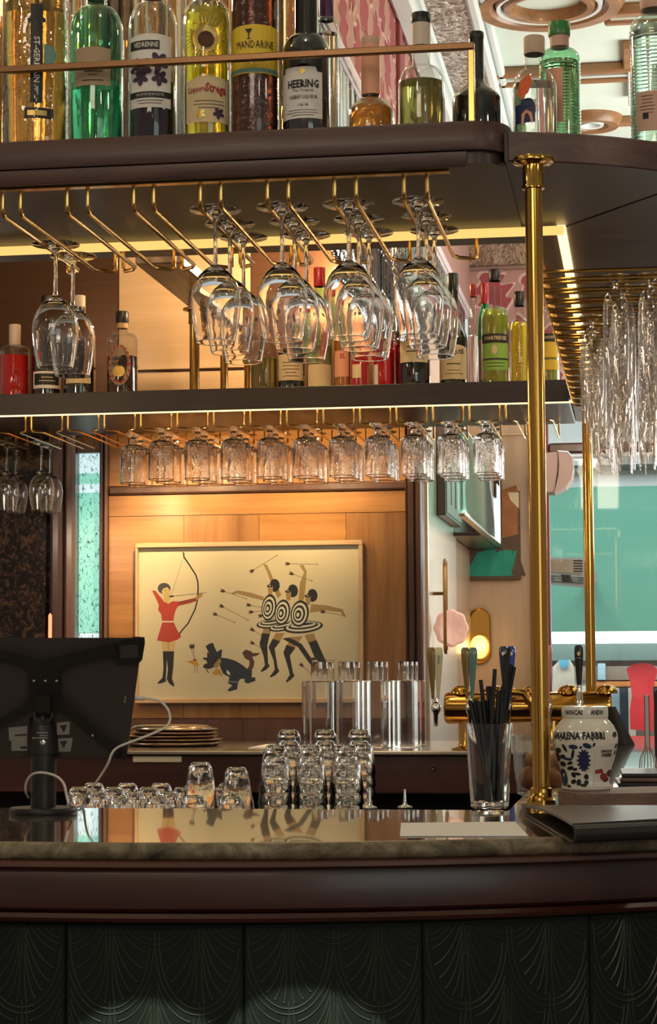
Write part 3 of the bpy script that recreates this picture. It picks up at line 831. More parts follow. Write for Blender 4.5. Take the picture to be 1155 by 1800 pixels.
for seg in (FRONT[:k0 + 1], FRONT[k0:]):
    MB().sweep(seg, [(-.05, 1.018), (-.016, 1.018), (-.012, 1.022), (-.010, 1.055), (-.014, 1.0685), (-.05, 1.0685)]).build('fascia_board', 'mahogany', bar)
MB().sweep(FRONT, [(-.05, 1.004), (-.014, 1.004), (-.006, 1.007), (-.004, 1.0115), (-.008, 1.0165), (-.05, 1.0175)]).build('fascia_moulding', 'mahogany', bar)
MB().prism(offset_path(FRONT, -.05) + [(.0, 6.55), (-.14, 3.1), (-2.6, 2.98)], 0.02, zc - .021).build('counter_body', 'black_soft', bar, smooth=0)
# tiles along the front
tw, th = .2155, .27


def tile_relief():
    mb = MB(); p_ = tw / 2; dep = .098

    def line(pts, r=.0011):
        run = []
        for u, v in pts + [(9, 9)]:
            if .003 < u < tw - .003 and .003 < v < th - .003: run.append((u, -.0002, -v))
            else:
                if len(run) > 2: mb.tube(run, r, 4, cap=False)
                run = []

    def bez(a, b2, c2, n=8): return [((1 - t) ** 2 * a[0] + 2 * t * (1 - t) * b2[0] + t * t * c2[0], (1 - t) ** 2 * a[1] + 2 * t * (1 - t) * b2[1] + t * t * c2[1]) for t in [k / n for k in range(n + 1)]]

    for row in range(-1, 4):
        cv = .010 + row * .082
        for k in range(-1, 4):
            cu = p_ * (k + (.5 if row % 2 == 0 else 0))
            for s_ in (1.0, .90):
                line([(cu + p_ * .5 * s_ * math.sin(a) , cv + dep * (s_ if s_ == 1 else .93) * math.cos(a) ** .8) for a in [-PI / 2 + PI * j / 22 + 1e-6 for j in range(22)]])
            line([(cu, cv - .01 + .006 * j) for j in range(8)])
            for sg in (-1, 1):
                for j in range(6):
                    al = math.radians(78 - 14 * j)
                    e_ = (cu + sg * p_ * .40 * math.sin(al), cv + dep * .86 * math.cos(al) ** .8)
                    s0 = (cu + sg * .003, cv - .022 + .009 * j)
                    line(bez(s0, (cu + sg * abs(e_[0] - cu) * .35, s0[1] * .3 + e_[1] * .75), e_))
                    mb.tube([(e_[0] - .0012, -.0002, -e_[1]), (e_[0] + .0012, -.0002, -e_[1])], .0012, 4) if .005 < e_[0] < tw - .005 and .005 < e_[1] < th - .005 else None
    return mb


rel = None
tm = MB().box((.0008, 0, -th), (tw - .0008, .012, 0), c=.002)
tmesh = None
path = offset_path(FRONT, -.021)
# walk along the path
acc = []; L = 0
for i in range(len(path) - 1):
    acc.append(L); L += (Vector(path[i + 1]) - Vector(path[i])).length
acc.append(L)


def on_path(s_):
    for i in range(len(path) - 1):
        if acc[i + 1] >= s_:
            t = (s_ - acc[i]) / (acc[i + 1] - acc[i]); a, b2 = Vector(path[i]), Vector(path[i + 1]); return a + (b2 - a) * t
    return Vector(path[-1])


xs0 = at(117, 1700, 2.42).x
s0 = xs0 + 2.6
for k in range(-2, 7):
    a, b2 = on_path(s0 + k * tw), on_path(s0 + (k + 1) * tw)
    d = b2 - a
    if tmesh is None:
        t_ = tm.build('tile', 'tile_green', bar, smooth=0); tmesh = t_.data
        r_ = tile_relief().build('relief', 'tile_relief', t_); rel = r_.data
    else:
        t_ = link('tile', tmesh, bar); r_ = link('relief', rel, t_)
    t_.location = (a.x, a.y, 1.0035); t_.rotation_euler = (0, 0, math.atan2(d.y, d.x))

# ================================================================== back counter
zb = 1.08
bc = thing('back_counter', 'long dark back counter with worn steel top below the picture', 'counter', (0, 0, 0))
MB().box((-2.6, 5.84, zb - .012), (-.205, YW - .045, zb), c=.003).build('worktop', 'steel', bc, smooth=0)
MB().box((-2.6, 5.86, zb - .122), (-.21, 5.90, zb - .013), c=.003).build('fascia_board', 'mahogany', bc, smooth=0)
MB().box((-2.6, 6.10, 0.0), (-.21, YW - .05, zb - .014)).build('cabinet_body', 'black_soft', bc, smooth=0)
for px, py in ((762, 1350),):
    q = at(px, py, 5.86); MB().lathe([(0, -.004), (.009, -.004), (.009, .002), (.006, .004), (0, .003)], 16).build('screw', 'mahogany', bc, loc=(q.x, q.y, q.z)).rotation_euler = (PI / 2, 0, 0)
q0, q1 = at(234, 1340, 5.86), at(320, 1329, 5.86)
MB().box((q0.x, 5.854, q0.z), (q1.x, 5.8605, q1.z), c=.002).build('name_plate', 'cream', bc, smooth=0)
q0, q1 = at(442, 1313, 6.05), at(506, 1306, 6.3)
tag(MB().box((q0.x, 6.0, zb), (q1.x, 6.3, zb + .004)).build('paper_stack', 'paper', smooth=0), 'small stack of white paper on the back counter beside the decanters', 'paper')

# work bench in the aisle
wbn = thing('work_bench', 'low steel work bench behind the counter carrying upturned tumblers', 'bench', (0, 0, 0))
MB().box((-2.4, 3.75, .93), (-.45, 4.85, .965), c=.004).build('bench_top', 'steel', wbn, smooth=0)
for x in (-2.3, -.55):
    for y in (3.82, 4.78): MB().box((x - .02, y - .02, 0), (x + .02, y + .02, .93)).build('leg', 'steel', wbn, smooth=0)

# ================================================================== bar canopy
zu, zt_ = EYE + .810, EYE + .865
cn = thing('bar_canopy', 'dark walnut ring canopy above the bar with bottle shelf and glowing light strip', 'canopy', (0, 0, 0))
Yc0, Yc1, Xe = 3.20, 3.83, -.208
# front arm: board with rounded end and a lip
o_ = [(-2.6, Yc0 + .004)] + [(Xe - .05 + .05 * math.sin(t), Yc0 + .054 - .05 * math.cos(t)) for t in [PI / 2 * k / 8 for k in range(9)]] + [(Xe, Yc1), (-2.6, Yc1)]
MB().layers([[(x, y, zu) for x, y in o_], [(x, y, EYE + .8765) for x, y in o_]]).build('front_shelf', 'walnut_deep', cn, smooth=.5)
fp = [(-2.6, Yc0)] + [(Xe - .05 + .054 * math.sin(t), Yc0 + .054 - .054 * math.cos(t)) for t in [PI / 2 * k / 10 for k in range(11)]] + [(Xe + .004, Yc0 + .10)]
MB().sweep(fp, [(-.003, EYE + .829), (.005, EYE + .8295), (.006, EYE + .8315), (.006, EYE + .8735), (.004, EYE + .8765), (-.003, EYE + .877)]).build('front_edging', 'walnut', cn)
fp2 = [(-2.6, Yc0)] + [(Xp(828, 3.2), Yc0)]
MB().sweep(fp2, [(-.003, EYE + .8035), (.002, EYE + .8035), (.003, EYE + .805), (.003, EYE + .8275), (-.003, EYE + .828)]).build('front_lip', 'walnut', cn)
CX, CY, CR = -.30, 3.76, .55
arcA = [(CX + CR * math.cos(t), CY + CR * math.sin(t)) for t in [math.radians(-80.2 + 38 * k / 10) for k in range(11)]]
arcB = [(CX + CR * math.cos(t), CY + CR * math.sin(t)) for t in [math.radians(-41.9 + 41.9 * k / 10) for k in range(11)]]
MB().prism([(Xe + .0006, 3.75)] + [(Xe + .0006, arcA[0][1])] + arcA[1:] + [(Xe + .0006, 3.826)], EYE + .816, EYE + .86).build('corner_shelf', 'walnut_deep', cn, smooth=.5)
MB().prism([(Xe + .010, 3.829)] + [(x + .001, y + .003) for x, y in arcB] + [(.25, 6.68), (Xe + .003, 6.68)], EYE + .816, EYE + .86).build('side_shelf', 'walnut_deep', cn, smooth=.5)
MB().sweep([(Xe + .007, arcA[0][1])] + arcA[1:] + arcB + [(.25, 6.68)], [(0, EYE + .813), (.003, EYE + .815), (.004, EYE + .859), (0, EYE + .862)]).build('corner_edging', 'walnut_pale', cn)
Yb0, Yb1 = 6.08, 6.68
MB().box((-2.6, Yb0, zu), (Xe, Yb1, EYE + .868), c=.004).build('back_shelf', 'walnut_deep', cn, smooth=0)
MB().box((-2.6, Yb0 - .006, zu - .006), (Xe, Yb0 - .0005, EYE + .870), c=.002).build('back_edging', 'walnut_black', cn, smooth=0)
# light strip round the inner edge
MB().box((-2.6, 3.685, zu - .014), (-.131, 3.706, zu - .0005), c=.002).build('light_strip', 'led', cn, smooth=0)
MB().box((-.146, 3.707, EYE + .804), (-.129, 5.985, EYE + .8155), c=.002).build('light_strip', 'led_white', cn, smooth=0)
MB().box((-2.6, Yb0 + .012, zu - .007), (-.146, Yb0 + .028, zu - .0005), c=.002).build('light_strip', 'led_white', cn, smooth=0)
# gallery rail
xr_ = Xp(828, 3.225, 75); zr_ = Z(828, 75, 3.225)
MB().box((-2.6, 3.219, zr_ - .0115), (xr_ + .0055, 3.231, zr_), c=.0015).build('gallery_rail', 'rail_brass', cn, smooth=0)
for x in (xr_ - 0.0055, -1.35, -2.3):
    if x > -1.0 or x < -2: MB().box((x, 3.2195, EYE + .877), (x + .011, 3.2305, zr_ - .012), c=.0015).build('rail_post', 'brass_rod', cn, smooth=0)


# posts
def post(x, y, z0, z1, r, label):
    t = thing('brass_post', label, 'post', (x, y, z0)); h = z1 - z0
    MB().lathe([(r, .006), (r, h - .006)], 28).build('pole', 'brass', t)
    MB().lathe([(0, 0), (r * 1.62, 0), (r * 1.62, .004), (r * 1.42, .007), (r * 1.25, .010), (r * 1.25, .022), (r * 1.03, .024), (r * 1.0, .024)], 28).build('base_flange', 'brass', t)
    MB().lathe([(r, h - .050), (r * 1.32, h - .049), (r * 1.32, h - .044), (r * 1.22, h - .042), (r * 1.22, h - .012), (r * 1.5, h - .009), (r * 2.35, h - .007), (r * 2.4, h - .003), (r * 2.3, h), (0, h)], 28).build('top_flange', 'brass', t)
    return t


q = at(946, 1409, 3.215)
post(at(944, 800, 3.215).x, 3.215, zc, EYE + .8155, .0138, 'tall polished brass post standing on the counter beside the ornate jar')
q = at(1034, 900, 6.0)
post(q.x, 6.02, zc, EYE + .8155, .0150, 'brass post standing behind the tap pipe at the far corner of the canopy')
for i, (px, y, h, r, nth) in enumerate(((342, 6.25, .283, .0155, 'nearest'), (394, 6.40, .283, .0125, 'second'), (436, 6.52, .283, .0125, 'third'))):
    post(at(px, 640, y).x, y, EYE + .8685, EYE + .8685 + h, r, nth + ' short brass post on the back shelf carrying the grained beam')
xbm = -1.40
bmt = MB().box((-1.40, 5.55, EYE + 1.1525), (-1.27, 6.62, EYE + 1.19), c=.004)
tag(bmt.build('grained_beam', 'ebony_grain', smooth=0), 'dark grained wooden slab carried on short brass posts above the back shelf', 'beam')


# ================================================================== bottles
def mpp(px, Y): return Y / (math.cos(YAW) + math.sin(YAW) * (px - 577.5) / FPX) / FPX


def shoulder(R, zs, rn, zn, p=2.0, n=9):
    return [(rn + (R - rn) * (1 - t ** p) ** (1 / p) if p > 0 else R + (rn - R) * (t * t * (3 - 2 * t)), zs + (zn - zs) * t) for t in [k / n for k in range(n + 1)]]


def fluted(prof, n, amp, seg, zmax):
    mb = MB(); vs = []; fs = []
    for r, z in prof:
        for j in range(seg):
            a = 2 * PI * j / seg; q = max(r, 1e-5) * (1 + (amp * math.cos(n * a) if z < zmax else 0)); vs.append((q * math.cos(a), q * math.sin(a), z))
    for k in range(len(prof) - 1):
        for j in range(seg): fs.append((k * seg + j, k * seg + (j + 1) % seg, (k + 1) * seg + (j + 1) % seg, (k + 1) * seg + j))
    return mb.add(vs, fs)


def bottle(label, px, w, ys, yn, yt, yc, nw, glass, zb, Y, liq=None, fill=None, cap='cap_black', capw=None, group=None, p=2.2, marks=(), flute=None, base=None, name='liquor_bottle', neck=None, yring=None, seg=28, back=None):
    m = mpp(px, Y); R = w / 2 * m; rn = nw / 2 * m
    g = lambda py: Z(px, py, Y) - zb
    zs, zn, zt2 = g(ys), g(yn), g(yt)
    x = at(px, 600, Y).x
    t = thing(name, label, 'bottle', (x, Y, zb), -math.atan2(x, Y), group)
    prof = [(0, .0004), (R * .88, .0004), (R * .97, .003), (R, .009)] + (base(R, zs) if base else []) + shoulder(R, zs, rn, zn, p) + [(rn, zt2)]
    (fluted(prof, *flute) if flute else MB().lathe(prof, seg)).build('glass_body', glass, t, smooth=.9)
    if liq:
        zf = g(fill) if fill is not None else zs
        ip = [(0, .006)] + [(max(r - .0028, .001), max(z, .006)) for r, z in prof[2:] if z < zf]
        last = ip[-1][0]; ip += [(last, zf), (0, zf + .0005)]
        MB().lathe(ip, 24).build('liquid', liq, t, smooth=.7)
    if yc is not None:
        cw = (capw or nw * 1.12) / 2 * m; zc_ = g(yc); zb_ = min(zt2, zc_ - .004) if yring is None else g(yring)
        MB().lathe([(rn + .0006, zb_ - .004), (cw * .97, zb_ - .004), (cw, zb_ - .002), (cw, zc_ - .002), (cw * .94, zc_), (0, zc_ + .0005)], 22).build('cap', cap, t)
    if neck:                     # foil or band round the neck: (mat, y0, y1)
        for mt, y0, y1 in neck:
            MB().lathe([(rn + .0003, g(y1)), (rn + .0010, g(y1) + .0005), (rn + .0010, g(y0) - .0005), (rn + .0003, g(y0))], 22).build('neck_band', mt, t)
    Rl = R + .0007; Yf = Y - R; ml = mpp(px, Yf)

    def uz(qx, qy, q=Rl):
        return (q * math.asin(max(-.98, min(.98, (qx - px) * ml / q))), Z(px, qy, Yf) - zb)
    lab = None
    lms = []; mots = []; tm_ = MB(); rr = Rl; mp1 = cyl(Rl); mp2 = cyl(Rl + .0005); mp3 = cyl(Rl + .0010)
    for k in marks:
        if k[0] == 'rect':
            (u0, z1), (u1, z0) = uz(k[1], k[2]), uz(k[3], k[4]); arch = k[6] * ml if len(k) > 6 else 0
            lm = MB(); lms.append(lm); put_label(lm, mp1, u0, u1, z0, z1, k[5], 12, (lambda q: arch * (1 - (2 * q - 1) ** 2)) if arch else None)
        elif k[0] == 'band':
            (u0, z1), (u1, z0) = uz(k[1], k[2]), uz(k[3], k[4]); mm_ = MB(); mots.append(mm_); put_label(mm_, mp2, u0, u1, z0, z1, k[5], 10)
        elif k[0] == 'clip':     # label with cut upper corners
            (u0, z1), (u1, z0) = uz(k[1], k[2]), uz(k[3], k[4]); cdx, cdz = k[6] * ml, k[7] * ml; ww = u1 - u0
            lm = MB(); lms.append(lm); put_label(lm, mp1, u0, u1, z0, z1, k[5], 26, lambda q: -cdz if min(q, 1 - q) * ww < cdx else 0)
        elif k[0] == 'text':
            u, z = uz(k[2], k[3]); put_text(tm_, k[1], k[4] * ml / .70, mp3, u, z, k[5], k[6] if len(k) > 6 else 0, k[7] if len(k) > 7 else 0, 1, k[8] * ml if len(k) > 8 else None)
        elif k[0] == 'poly':
            mm_ = MB(); mots.append(mm_); put_poly(mm_, [uz(*q) for q in k[1]], mp3, k[2])
        elif k[0] == 'ell':
            mm_ = MB(); mots.append(mm_); put_poly(mm_, [uz(*q) for q in ell(k[1], k[2], k[3], k[4], 12, k[6] if len(k) > 6 else 0)], mp2 if len(k) > 7 else mp3, k[5])
        elif k[0] == 'lell':
            lm = MB(); lms.append(lm); put_poly(lm, [uz(*q) for q in ell(k[1], k[2], k[3], k[4], 20)], mp1, k[5])
    for lm in lms:
        l_ = lm.build('label', 'label_cream', t, smooth=0); lab = lab or l_
    for mm_ in mots: mm_.build('printed_motif', 'ink', lab or t, smooth=0, fix=False)
    if tm_.v: tm_.build('lettering', 'ink', lab or t, smooth=0, fix=False)
    return t


TOP = EYE + .8772; YT = 3.297; GT = 'liquor bottles on the upper canopy shelf'


def lines(x0, x1, y, n, dy, h=1.2, mat='ink_soft'):
    r = random.Random(int(x0 * 7 + y)); out = []
    for k in range(n):
        i = r.uniform(0, .22) * (x1 - x0); out.append(('band', x0 + i, y + k * dy, x1 - i, y + k * dy + h, mat))
    return out


def flower(x, y, s, mat):
    return [('ell', x + s * .62 * math.cos(a), y + s * .62 * math.sin(a), s * .55, s * .36, mat, a) for a in [k * 2 * PI / 5 + .4 for k in range(5)]]


bottle('tall fluted golden glass bottle with a narrow black upright label', 60, 116, -70, -130, -150, -190, 44, 'bottle_gold', TOP, YT, 'liq_gold', 10, 'cap_black', group=GT, flute=(12, .035, 48, .26), marks=[
    ('rect', 50, 6, 72, 180, 'label_black'), ('poly', [(45, 32), (61, 22), (77, 32), (77, 38), (45, 38)], 'label_black'), ('poly', [(52, 172), (70, 172), (61, 184)], 'label_black'),
    ('rect', 40, 188, 92, 207, 'label_black'), ('band', 45, 193, 80, 202, 'label_gold'), ('poly', [(74, 76), (90, 78), (97, 92), (92, 108), (96, 122), (74, 124)], 'label_teal'),
    ('text', 'ST-GERMAIN', 61, 104, 10.5, 'label_white', -PI / 2, .012, 84)])
bottle('teal green bottle with wooden cap and beige label', 168, 97, 66, 12, -4, -30, 36, 'bottle_teal', TOP, YT, 'liq_teal', 150, 'cap_wood', 40, GT, 2.0, [
    ('rect', 130, 84, 193, 149, 'label_beige', 3), ] + lines(140, 184, 118, 2, 5, 2.2, 'ink_soft') + lines(150, 172, 130, 1, 6) + lines(135, 188, 139, 1, 6, 2), flute=(30, .006, 60, .2))
bottle('round shouldered bottle with a white violet-flower label and dark contents', 268, 88, 62, 5, -8, -30, 40, 'bottle_glass', TOP, YT, 'liq_violet', 150, 'foil_purple', 44, GT, 2.0, [
    ('rect', 228, 62, 300, 188, 'label_white', 4), ('band', 228, 70, 280, 86, 'label_black'), ('text', 'VEDRENNE', 254, 78, 9, 'label_white', 0, .012, 48),
    ('band', 228, 160, 300, 171, 'label_black'), ('text', 'LIQUEUR DE VIOLETTE', 262, 165.5, 4.2, 'label_white', 0, 0, 52)] + flower(247, 118, 17, 'label_purple') + flower(278, 108, 16, 'label_purple') + flower(246, 136, 12, 'label_purple') + flower(280, 136, 13, 'label_purple') + lines(236, 290, 175, 2, 5) + [('ell', 252, 28, 21, 15, 'label_white', 0)][:0])
bottle('bright yellow bottle with a round embossed seal and cream scripted label', 364, 85, 48, 2, -10, -30, 44, 'bottle_glass', TOP, YT, 'liq_yellow', 20, 'cap_wood', 50, GT, 2.0, [
    ('lell', 362, 66, 24, 24, 'label_gold'), ('ell', 362, 68, 15, 14, 'art_brown'), ('rect', 327, 142, 405, 214, 'label_cream', 10),
    ('text', 'Liquore', 345, 156, 11, 'label_red', .08, .02, 36), ('text', 'Strega', 381, 155, 16, 'label_red', -.08, .03, 42)] + [('poly', [(362 + 27 * math.cos(a - .04), 66 + 27 * math.sin(a - .04)), (362 + 42 * math.cos(a), 66 + 42 * math.sin(a)), (362 + 27 * math.cos(a + .04), 66 + 27 * math.sin(a + .04))], 'label_gold') for a in [k * PI / 16 for k in range(32)]] + lines(340, 395, 176, 3, 6) + flower(352, 200, 8, 'label_gold') + flower(385, 198, 9, 'label_purple'))
bottle('dimpled brown bottle with a wide yellow band label', 450, 85, -5, -60, -80, -110, 40, 'brown_textured', TOP, YT, None, None, 'cap_black', group=GT, marks=[
    ('rect', 407, 46, 493, 128, 'label_yellow', 4), ('text', 'MANDARINE', 449, 78, 14, 'ink', 0, .0, 74), ('band', 407, 119, 493, 126, 'label_teal'), ('text', 'Liqueur', 449, 104, 12, 'label_gold', .1, 0, 44),
    ('poly', [(431, 50), (445, 50), (439, 58), (439, 66), (443, 68), (433, 68), (437, 66), (437, 58)], 'ink')])
bottle('dark bottle with a white clipped-corner label under the brass rail', 541, 86, 96, 62, -12, -40, 42, 'dark_glass', TOP, YT, None, None, 'cap_black', 46, GT, 1.7, [
    ('clip', 498, 116, 569, 207, 'label_white', 12, 9), ('text', 'HEERING', 533.5, 147, 14, 'ink', 0, .03, 60), ('text', 'CHERRY LIQUEUR', 533.5, 170, 6.5, 'art_brown', 0, .01, 55),
    ('text', '1818', 533.5, 184, 6, 'ink', 0, 0, 18), ('text', 'The Original', 533.5, 158, 5, 'ink_soft', 0, 0, 40), ('ell', 533, 124, 5, 5, 'label_gold')] + lines(505, 562, 192, 3, 4.5, 1.0))
bottle('slim clear bottle with purple foil, behind the dark clipped-label bottle', 577, 44, 52, 30, -5, -60, 22, 'bottle_glass', TOP, YT + .09, 'liq_clear', 60, 'foil_purple', 27, GT, 2, [], yring=33)
bottle('small orange bottle with a long neck and flared base', 655, 84, 196, 172, 78, 66, 32, 'bottle_glass', TOP, YT, 'liq_orange', 176, 'cap_pink', 34, GT, 1.2, [], base=lambda R, zs: [], neck=[('label_salmon', 80, 168)])
bottle('round clear bottle with black stopper and pale wooden collar', 745, 84, 152, 116, 84, 24, 32, 'bottle_glass', TOP, YT, 'liq_olive', 146, 'cap_black', 36, GT, 2.0, [], neck=[('foil_white', 40, 82)], yring=38)
bottle('dark brown wine-shaped bottle behind the end of the brass rail', 843, 88, 176, 140, 64, 57, 27, 'dark_glass', TOP, YT + .045, None, None, 'cap_black', 28, GT, 0, [])
RINGS = lambda R, zs: [(R * (1 - .035 * (k % 2)), .012 + k * (zs - .016) / 60) for k in range(61)]
TC = EYE + .8602
GC = 'bottles on the rounded corner of the canopy'
bottle('clear bottle with orange and navy label and a wooden stopper', 946, 79, 158, 122, 92, 65, 34, 'bottle_glass', TC, YT + .06, 'liq_clear', 150, 'cap_wood', 38, GC, 2.0, [
    ('rect', 911, 180, 946, 214, 'label_blue'), ('poly', [(914, 160), (920, 138), (936, 130), (942, 142), (934, 162), (922, 172)], 'label_orange'), ('poly', [(921, 214), (922, 198), (930, 191), (940, 197), (943, 214)], 'label_salmon'), ('ell', 932, 178, 12, 7, 'label_blue')])
bottle('ribbed green bottle with a green ring stopper and pale neck', 991, 74, 108, 86, 60, 40, 32, 'bottle_green', TC, YT + .15, 'liq_clear', 110, 'cap_green', 40, GC, 2.0, [('rect', 966, 118, 996, 214, 'label_salmon')], base=RINGS, neck=[('cap_pink', 58, 84)])
bottle('large mint tinted bottle with a pink cap and beige paper label', 1160, 90, 60, 28, 14, -14, 46, 'bottle_mint', TC, YT + .11, 'liq_clear', 50, 'cap_pink', 50, GC, 2.0, [('rect', 1126, 158, 1196, 228, 'cap_pink')] + lines(1131, 1160, 166, 6, 6, 1.2) + [('band', 1137, 196, 1147, 207, 'ink')], base=RINGS)

# lower shelf
LOW = EYE + .8695; GL = 'liquor bottles on the back shelf'; YL = 6.27
bottle('red liqueur bottle with white foil neck at the end of the back shelf', 26, 54, 618, 606, 600, 571, 18, 'bottle_glass', LOW, YL, 'liq_red', 626, 'foil_white', 21, GL, 2.0, lines(14, 38, 640, 2, 8, 1.2, 'foil_red'), yring=606)
bottle('dark wine bottle with a framed black label next to the red liqueur', 82, 52, 600, 570, 540, 520, 20, 'dark_glass', LOW, YL, None, None, 'cap_black', 20, GL, 2, [('rect', 59, 652, 106, 682, 'label_white'), ('band', 61, 656, 104, 676, 'label_black')] + lines(66, 100, 662, 2, 6, 1.4, 'label_cream'))
bottle('dark wine bottle with a cream strip label behind the hanging pair of wine glasses', 140, 56, 600, 570, 540, 520, 20, 'dark_glass', LOW, YL, None, None, 'foil_white', 20, GL, 2, [('rect', 116, 662, 160, 673, 'label_cream')])
bottle('clear amber bottle with black stopper and ornate wreath label', 215, 56, 600, 586, 566, 548, 19, 'bottle_glass', LOW, YL, 'liq_brown', 628, 'cap_black', 23, GL, 2.6, [
    ('lell', 210, 641, 20, 36, 'label_beige'), ('text', 'AMARO', 210, 630, 7, 'ink', 0, .02, 28), ('text', 'NONINO', 210, 639, 7, 'ink', 0, .02, 29), ('ell', 226, 639, 3.5, 4, 'label_red'), ('lell', 209, 652, 11, 10, 'label_gold')] + [('ell', 210 + 18 * math.cos(a), 640 + 32 * math.sin(a), 3.2, 1.6, 'label_red', a + .6) for a in [k * PI / 9 for k in range(18)]], neck=[('cork', 566, 578)])
bottle('pale yellow clear bottle partly behind the hanging wine glasses', 464, 48, 622, 600, 540, 520, 18, 'bottle_glass', LOW, YL, 'liq_olive', 632, 'cap_black', 20, GL, 2, [])
bottle('dark wine bottle with a wide cream label, next to the pale yellow bottle', 512, 48, 596, 560, 510, 490, 18, 'olive_glass', LOW, YL, None, None, 'foil_red', 18, GL, 2, [('rect', 489, 622, 533, 668, 'label_cream')] + lines(494, 528, 636, 5, 6))
bottle('green necked bottle with red foil and a pinkish body', 562, 46, 580, 530, 496, 471, 19, 'bottle_green', LOW, YL, 'label_salmon', 610, 'foil_red', 21, GL, 0, [('rect', 541, 640, 582, 680, 'label_cream')], yring=502)
bottle('orange red aperitif bottle with a salmon label', 604, 36, 590, 560, 520, 500, 15, 'bottle_glass', LOW, YL, 'liq_orange', 590, 'cap_black', 17, GL, 2, [('rect', 588, 616, 613, 662, 'label_salmon'), ('text', 'EL', 602, 626, 8, 'label_red', 0, .02, 10)])
bottle('bright red bottle with small seal, next to the orange red aperitif', 632, 34, 590, 560, 520, 500, 15, 'bottle_glass', LOW, YL - .03, 'liq_red', 590, 'cap_black', 17, GL, 2, [('rect', 619, 640, 634, 664, 'label_cream')])
bottle('red bottle with a cork-coloured ringed cap', 675, 42, 570, 532, 504, 478, 17, 'bottle_glass', LOW, YL, 'liq_red', 600, 'cork', 22, GL, 2, [('rect', 657, 640, 664, 682, 'label_white')], yring=512)
bottle('ruby red bottle standing in shade next to the black footed flask', 706, 34, 608, 606, 603, 599, 15, 'bottle_glass', LOW, YL + .06, 'liq_ruby', 580, 'cap_black', 17, GL, 2, [])
bottle('black footed flask-shaped bottle with a cream label', 728, 56, 612, 609, 606, 602, 18, 'dark_glass', LOW, YL - .02, None, None, 'cap_black', 18, GL, 2, [('rect', 703, 598, 752, 636, 'label_cream')] + lines(712, 744, 608, 2, 8, 2, 'ink'))
bottle('olive brown wine bottle with slanted lettering on a cream label', 797, 50, 600, 548, 508, 481, 18, 'olive_glass', LOW, YL, None, None, 'cap_black', 20, GL, 0, [('rect', 773, 610, 820, 666, 'label_cream', 5), ('text', 'BLUSE', 804, 619, 8, 'ink', .12, .02, 26)] + lines(780, 814, 638, 1, 6, 2.2) + lines(780, 814, 650, 2, 6, 1))
bottle('narrow clear bottle next to the olive brown wine bottle', 833, 20, 590, 570, 520, 500, 12, 'bottle_glass', LOW, YL + .08, 'liq_clear', 590, 'foil_red', 13, GL, 2, [])
bottle('green bottle with red foil peeping from behind the green herbal liqueur', 853, 26, 590, 545, 528, 498, 13, 'green_glass', LOW, YL + .10, None, None, 'foil_red', 14, GL, 2, [('rect', 842, 596, 866, 668, 'label_salmon')], yring=532)
bottle('yellow-green herbal liqueur bottle with black and green label', 871, 50, 560, 540, 506, 474, 21, 'bottle_glass', LOW, YL - .02, 'liq_chart', 544, 'cap_black', 21, GL, 2, [
    ('rect', 847, 586, 894, 602, 'label_black'), ('text', 'CHARTREUSE', 870, 594, 6.6, 'label_cream', 0, .02, 44), ('rect', 848, 603, 893, 629, 'label_green'), ('rect', 848, 629.5, 893, 632, 'label_black'), ('rect', 848, 632.5, 893, 650, 'label_green'), ('ell', 869, 614, 5, 8, 'label_cream')] + lines(852, 889, 637, 2, 6, 1.2, 'ink') , yring=492)
bottle('yellow bottle with black cap beside the brass post on the back shelf', 914, 34, 580, 560, 540, 513, 17, 'bottle_glass', LOW, YL, 'liq_yellow', 568, 'cap_black', 20, GL, 2, lines(900, 928, 606, 9, 6, .8, 'label_gold'), yring=536)
bottle('yellow herbal liqueur bottle with black banded label behind the tall brass post', 966, 36, 560, 540, 506, 480, 17, 'bottle_glass', LOW, YL, 'liq_chart', 600, 'cap_black', 19, GL, 2, [('rect', 950, 586, 982, 600, 'label_black'), ('text', 'CHARTREUSE', 966, 593, 5, 'label_cream', 0, .01, 29), ('rect', 950, 601, 982, 628, 'label_yellow'), ('rect', 950, 632, 982, 650, 'label_yellow')])

# ================================================================== glass racks and hanging glasses
ZR = EYE + .765                     # height of the front rods
RRAD = .0038


def hanger(parent, x0, x1, y0, y1, ztop, zr, xm0, xm1, flip=False, r=RRAD, horiz=None):
    """one bent wire: two rods with uprights at both ends"""
    for xa, xm in ((x0, xm0), (x1, xm1)):
        if xa is None: continue
        P = [(xa, y0, ztop), (xa, y0, zr + .012), (xa, y0 + .003, zr + .004), (xa, y0 + .011, zr)]
        P += [(xa, y1 - .03, zr), (xa + (xm - xa) * .25, y1 - .010, zr), (xm + (xa - xm) * .12, y1 + .006, zr), (xm, y1 + .008, zr + .004), (xm, y1 + .008, zr + .012), (xm, y1 + .008, ztop)]
        if horiz: P = [horiz(*q) for q in P]
        MB().tube(P, r, 8).build('hanger_rod', 'brass_rod', parent)


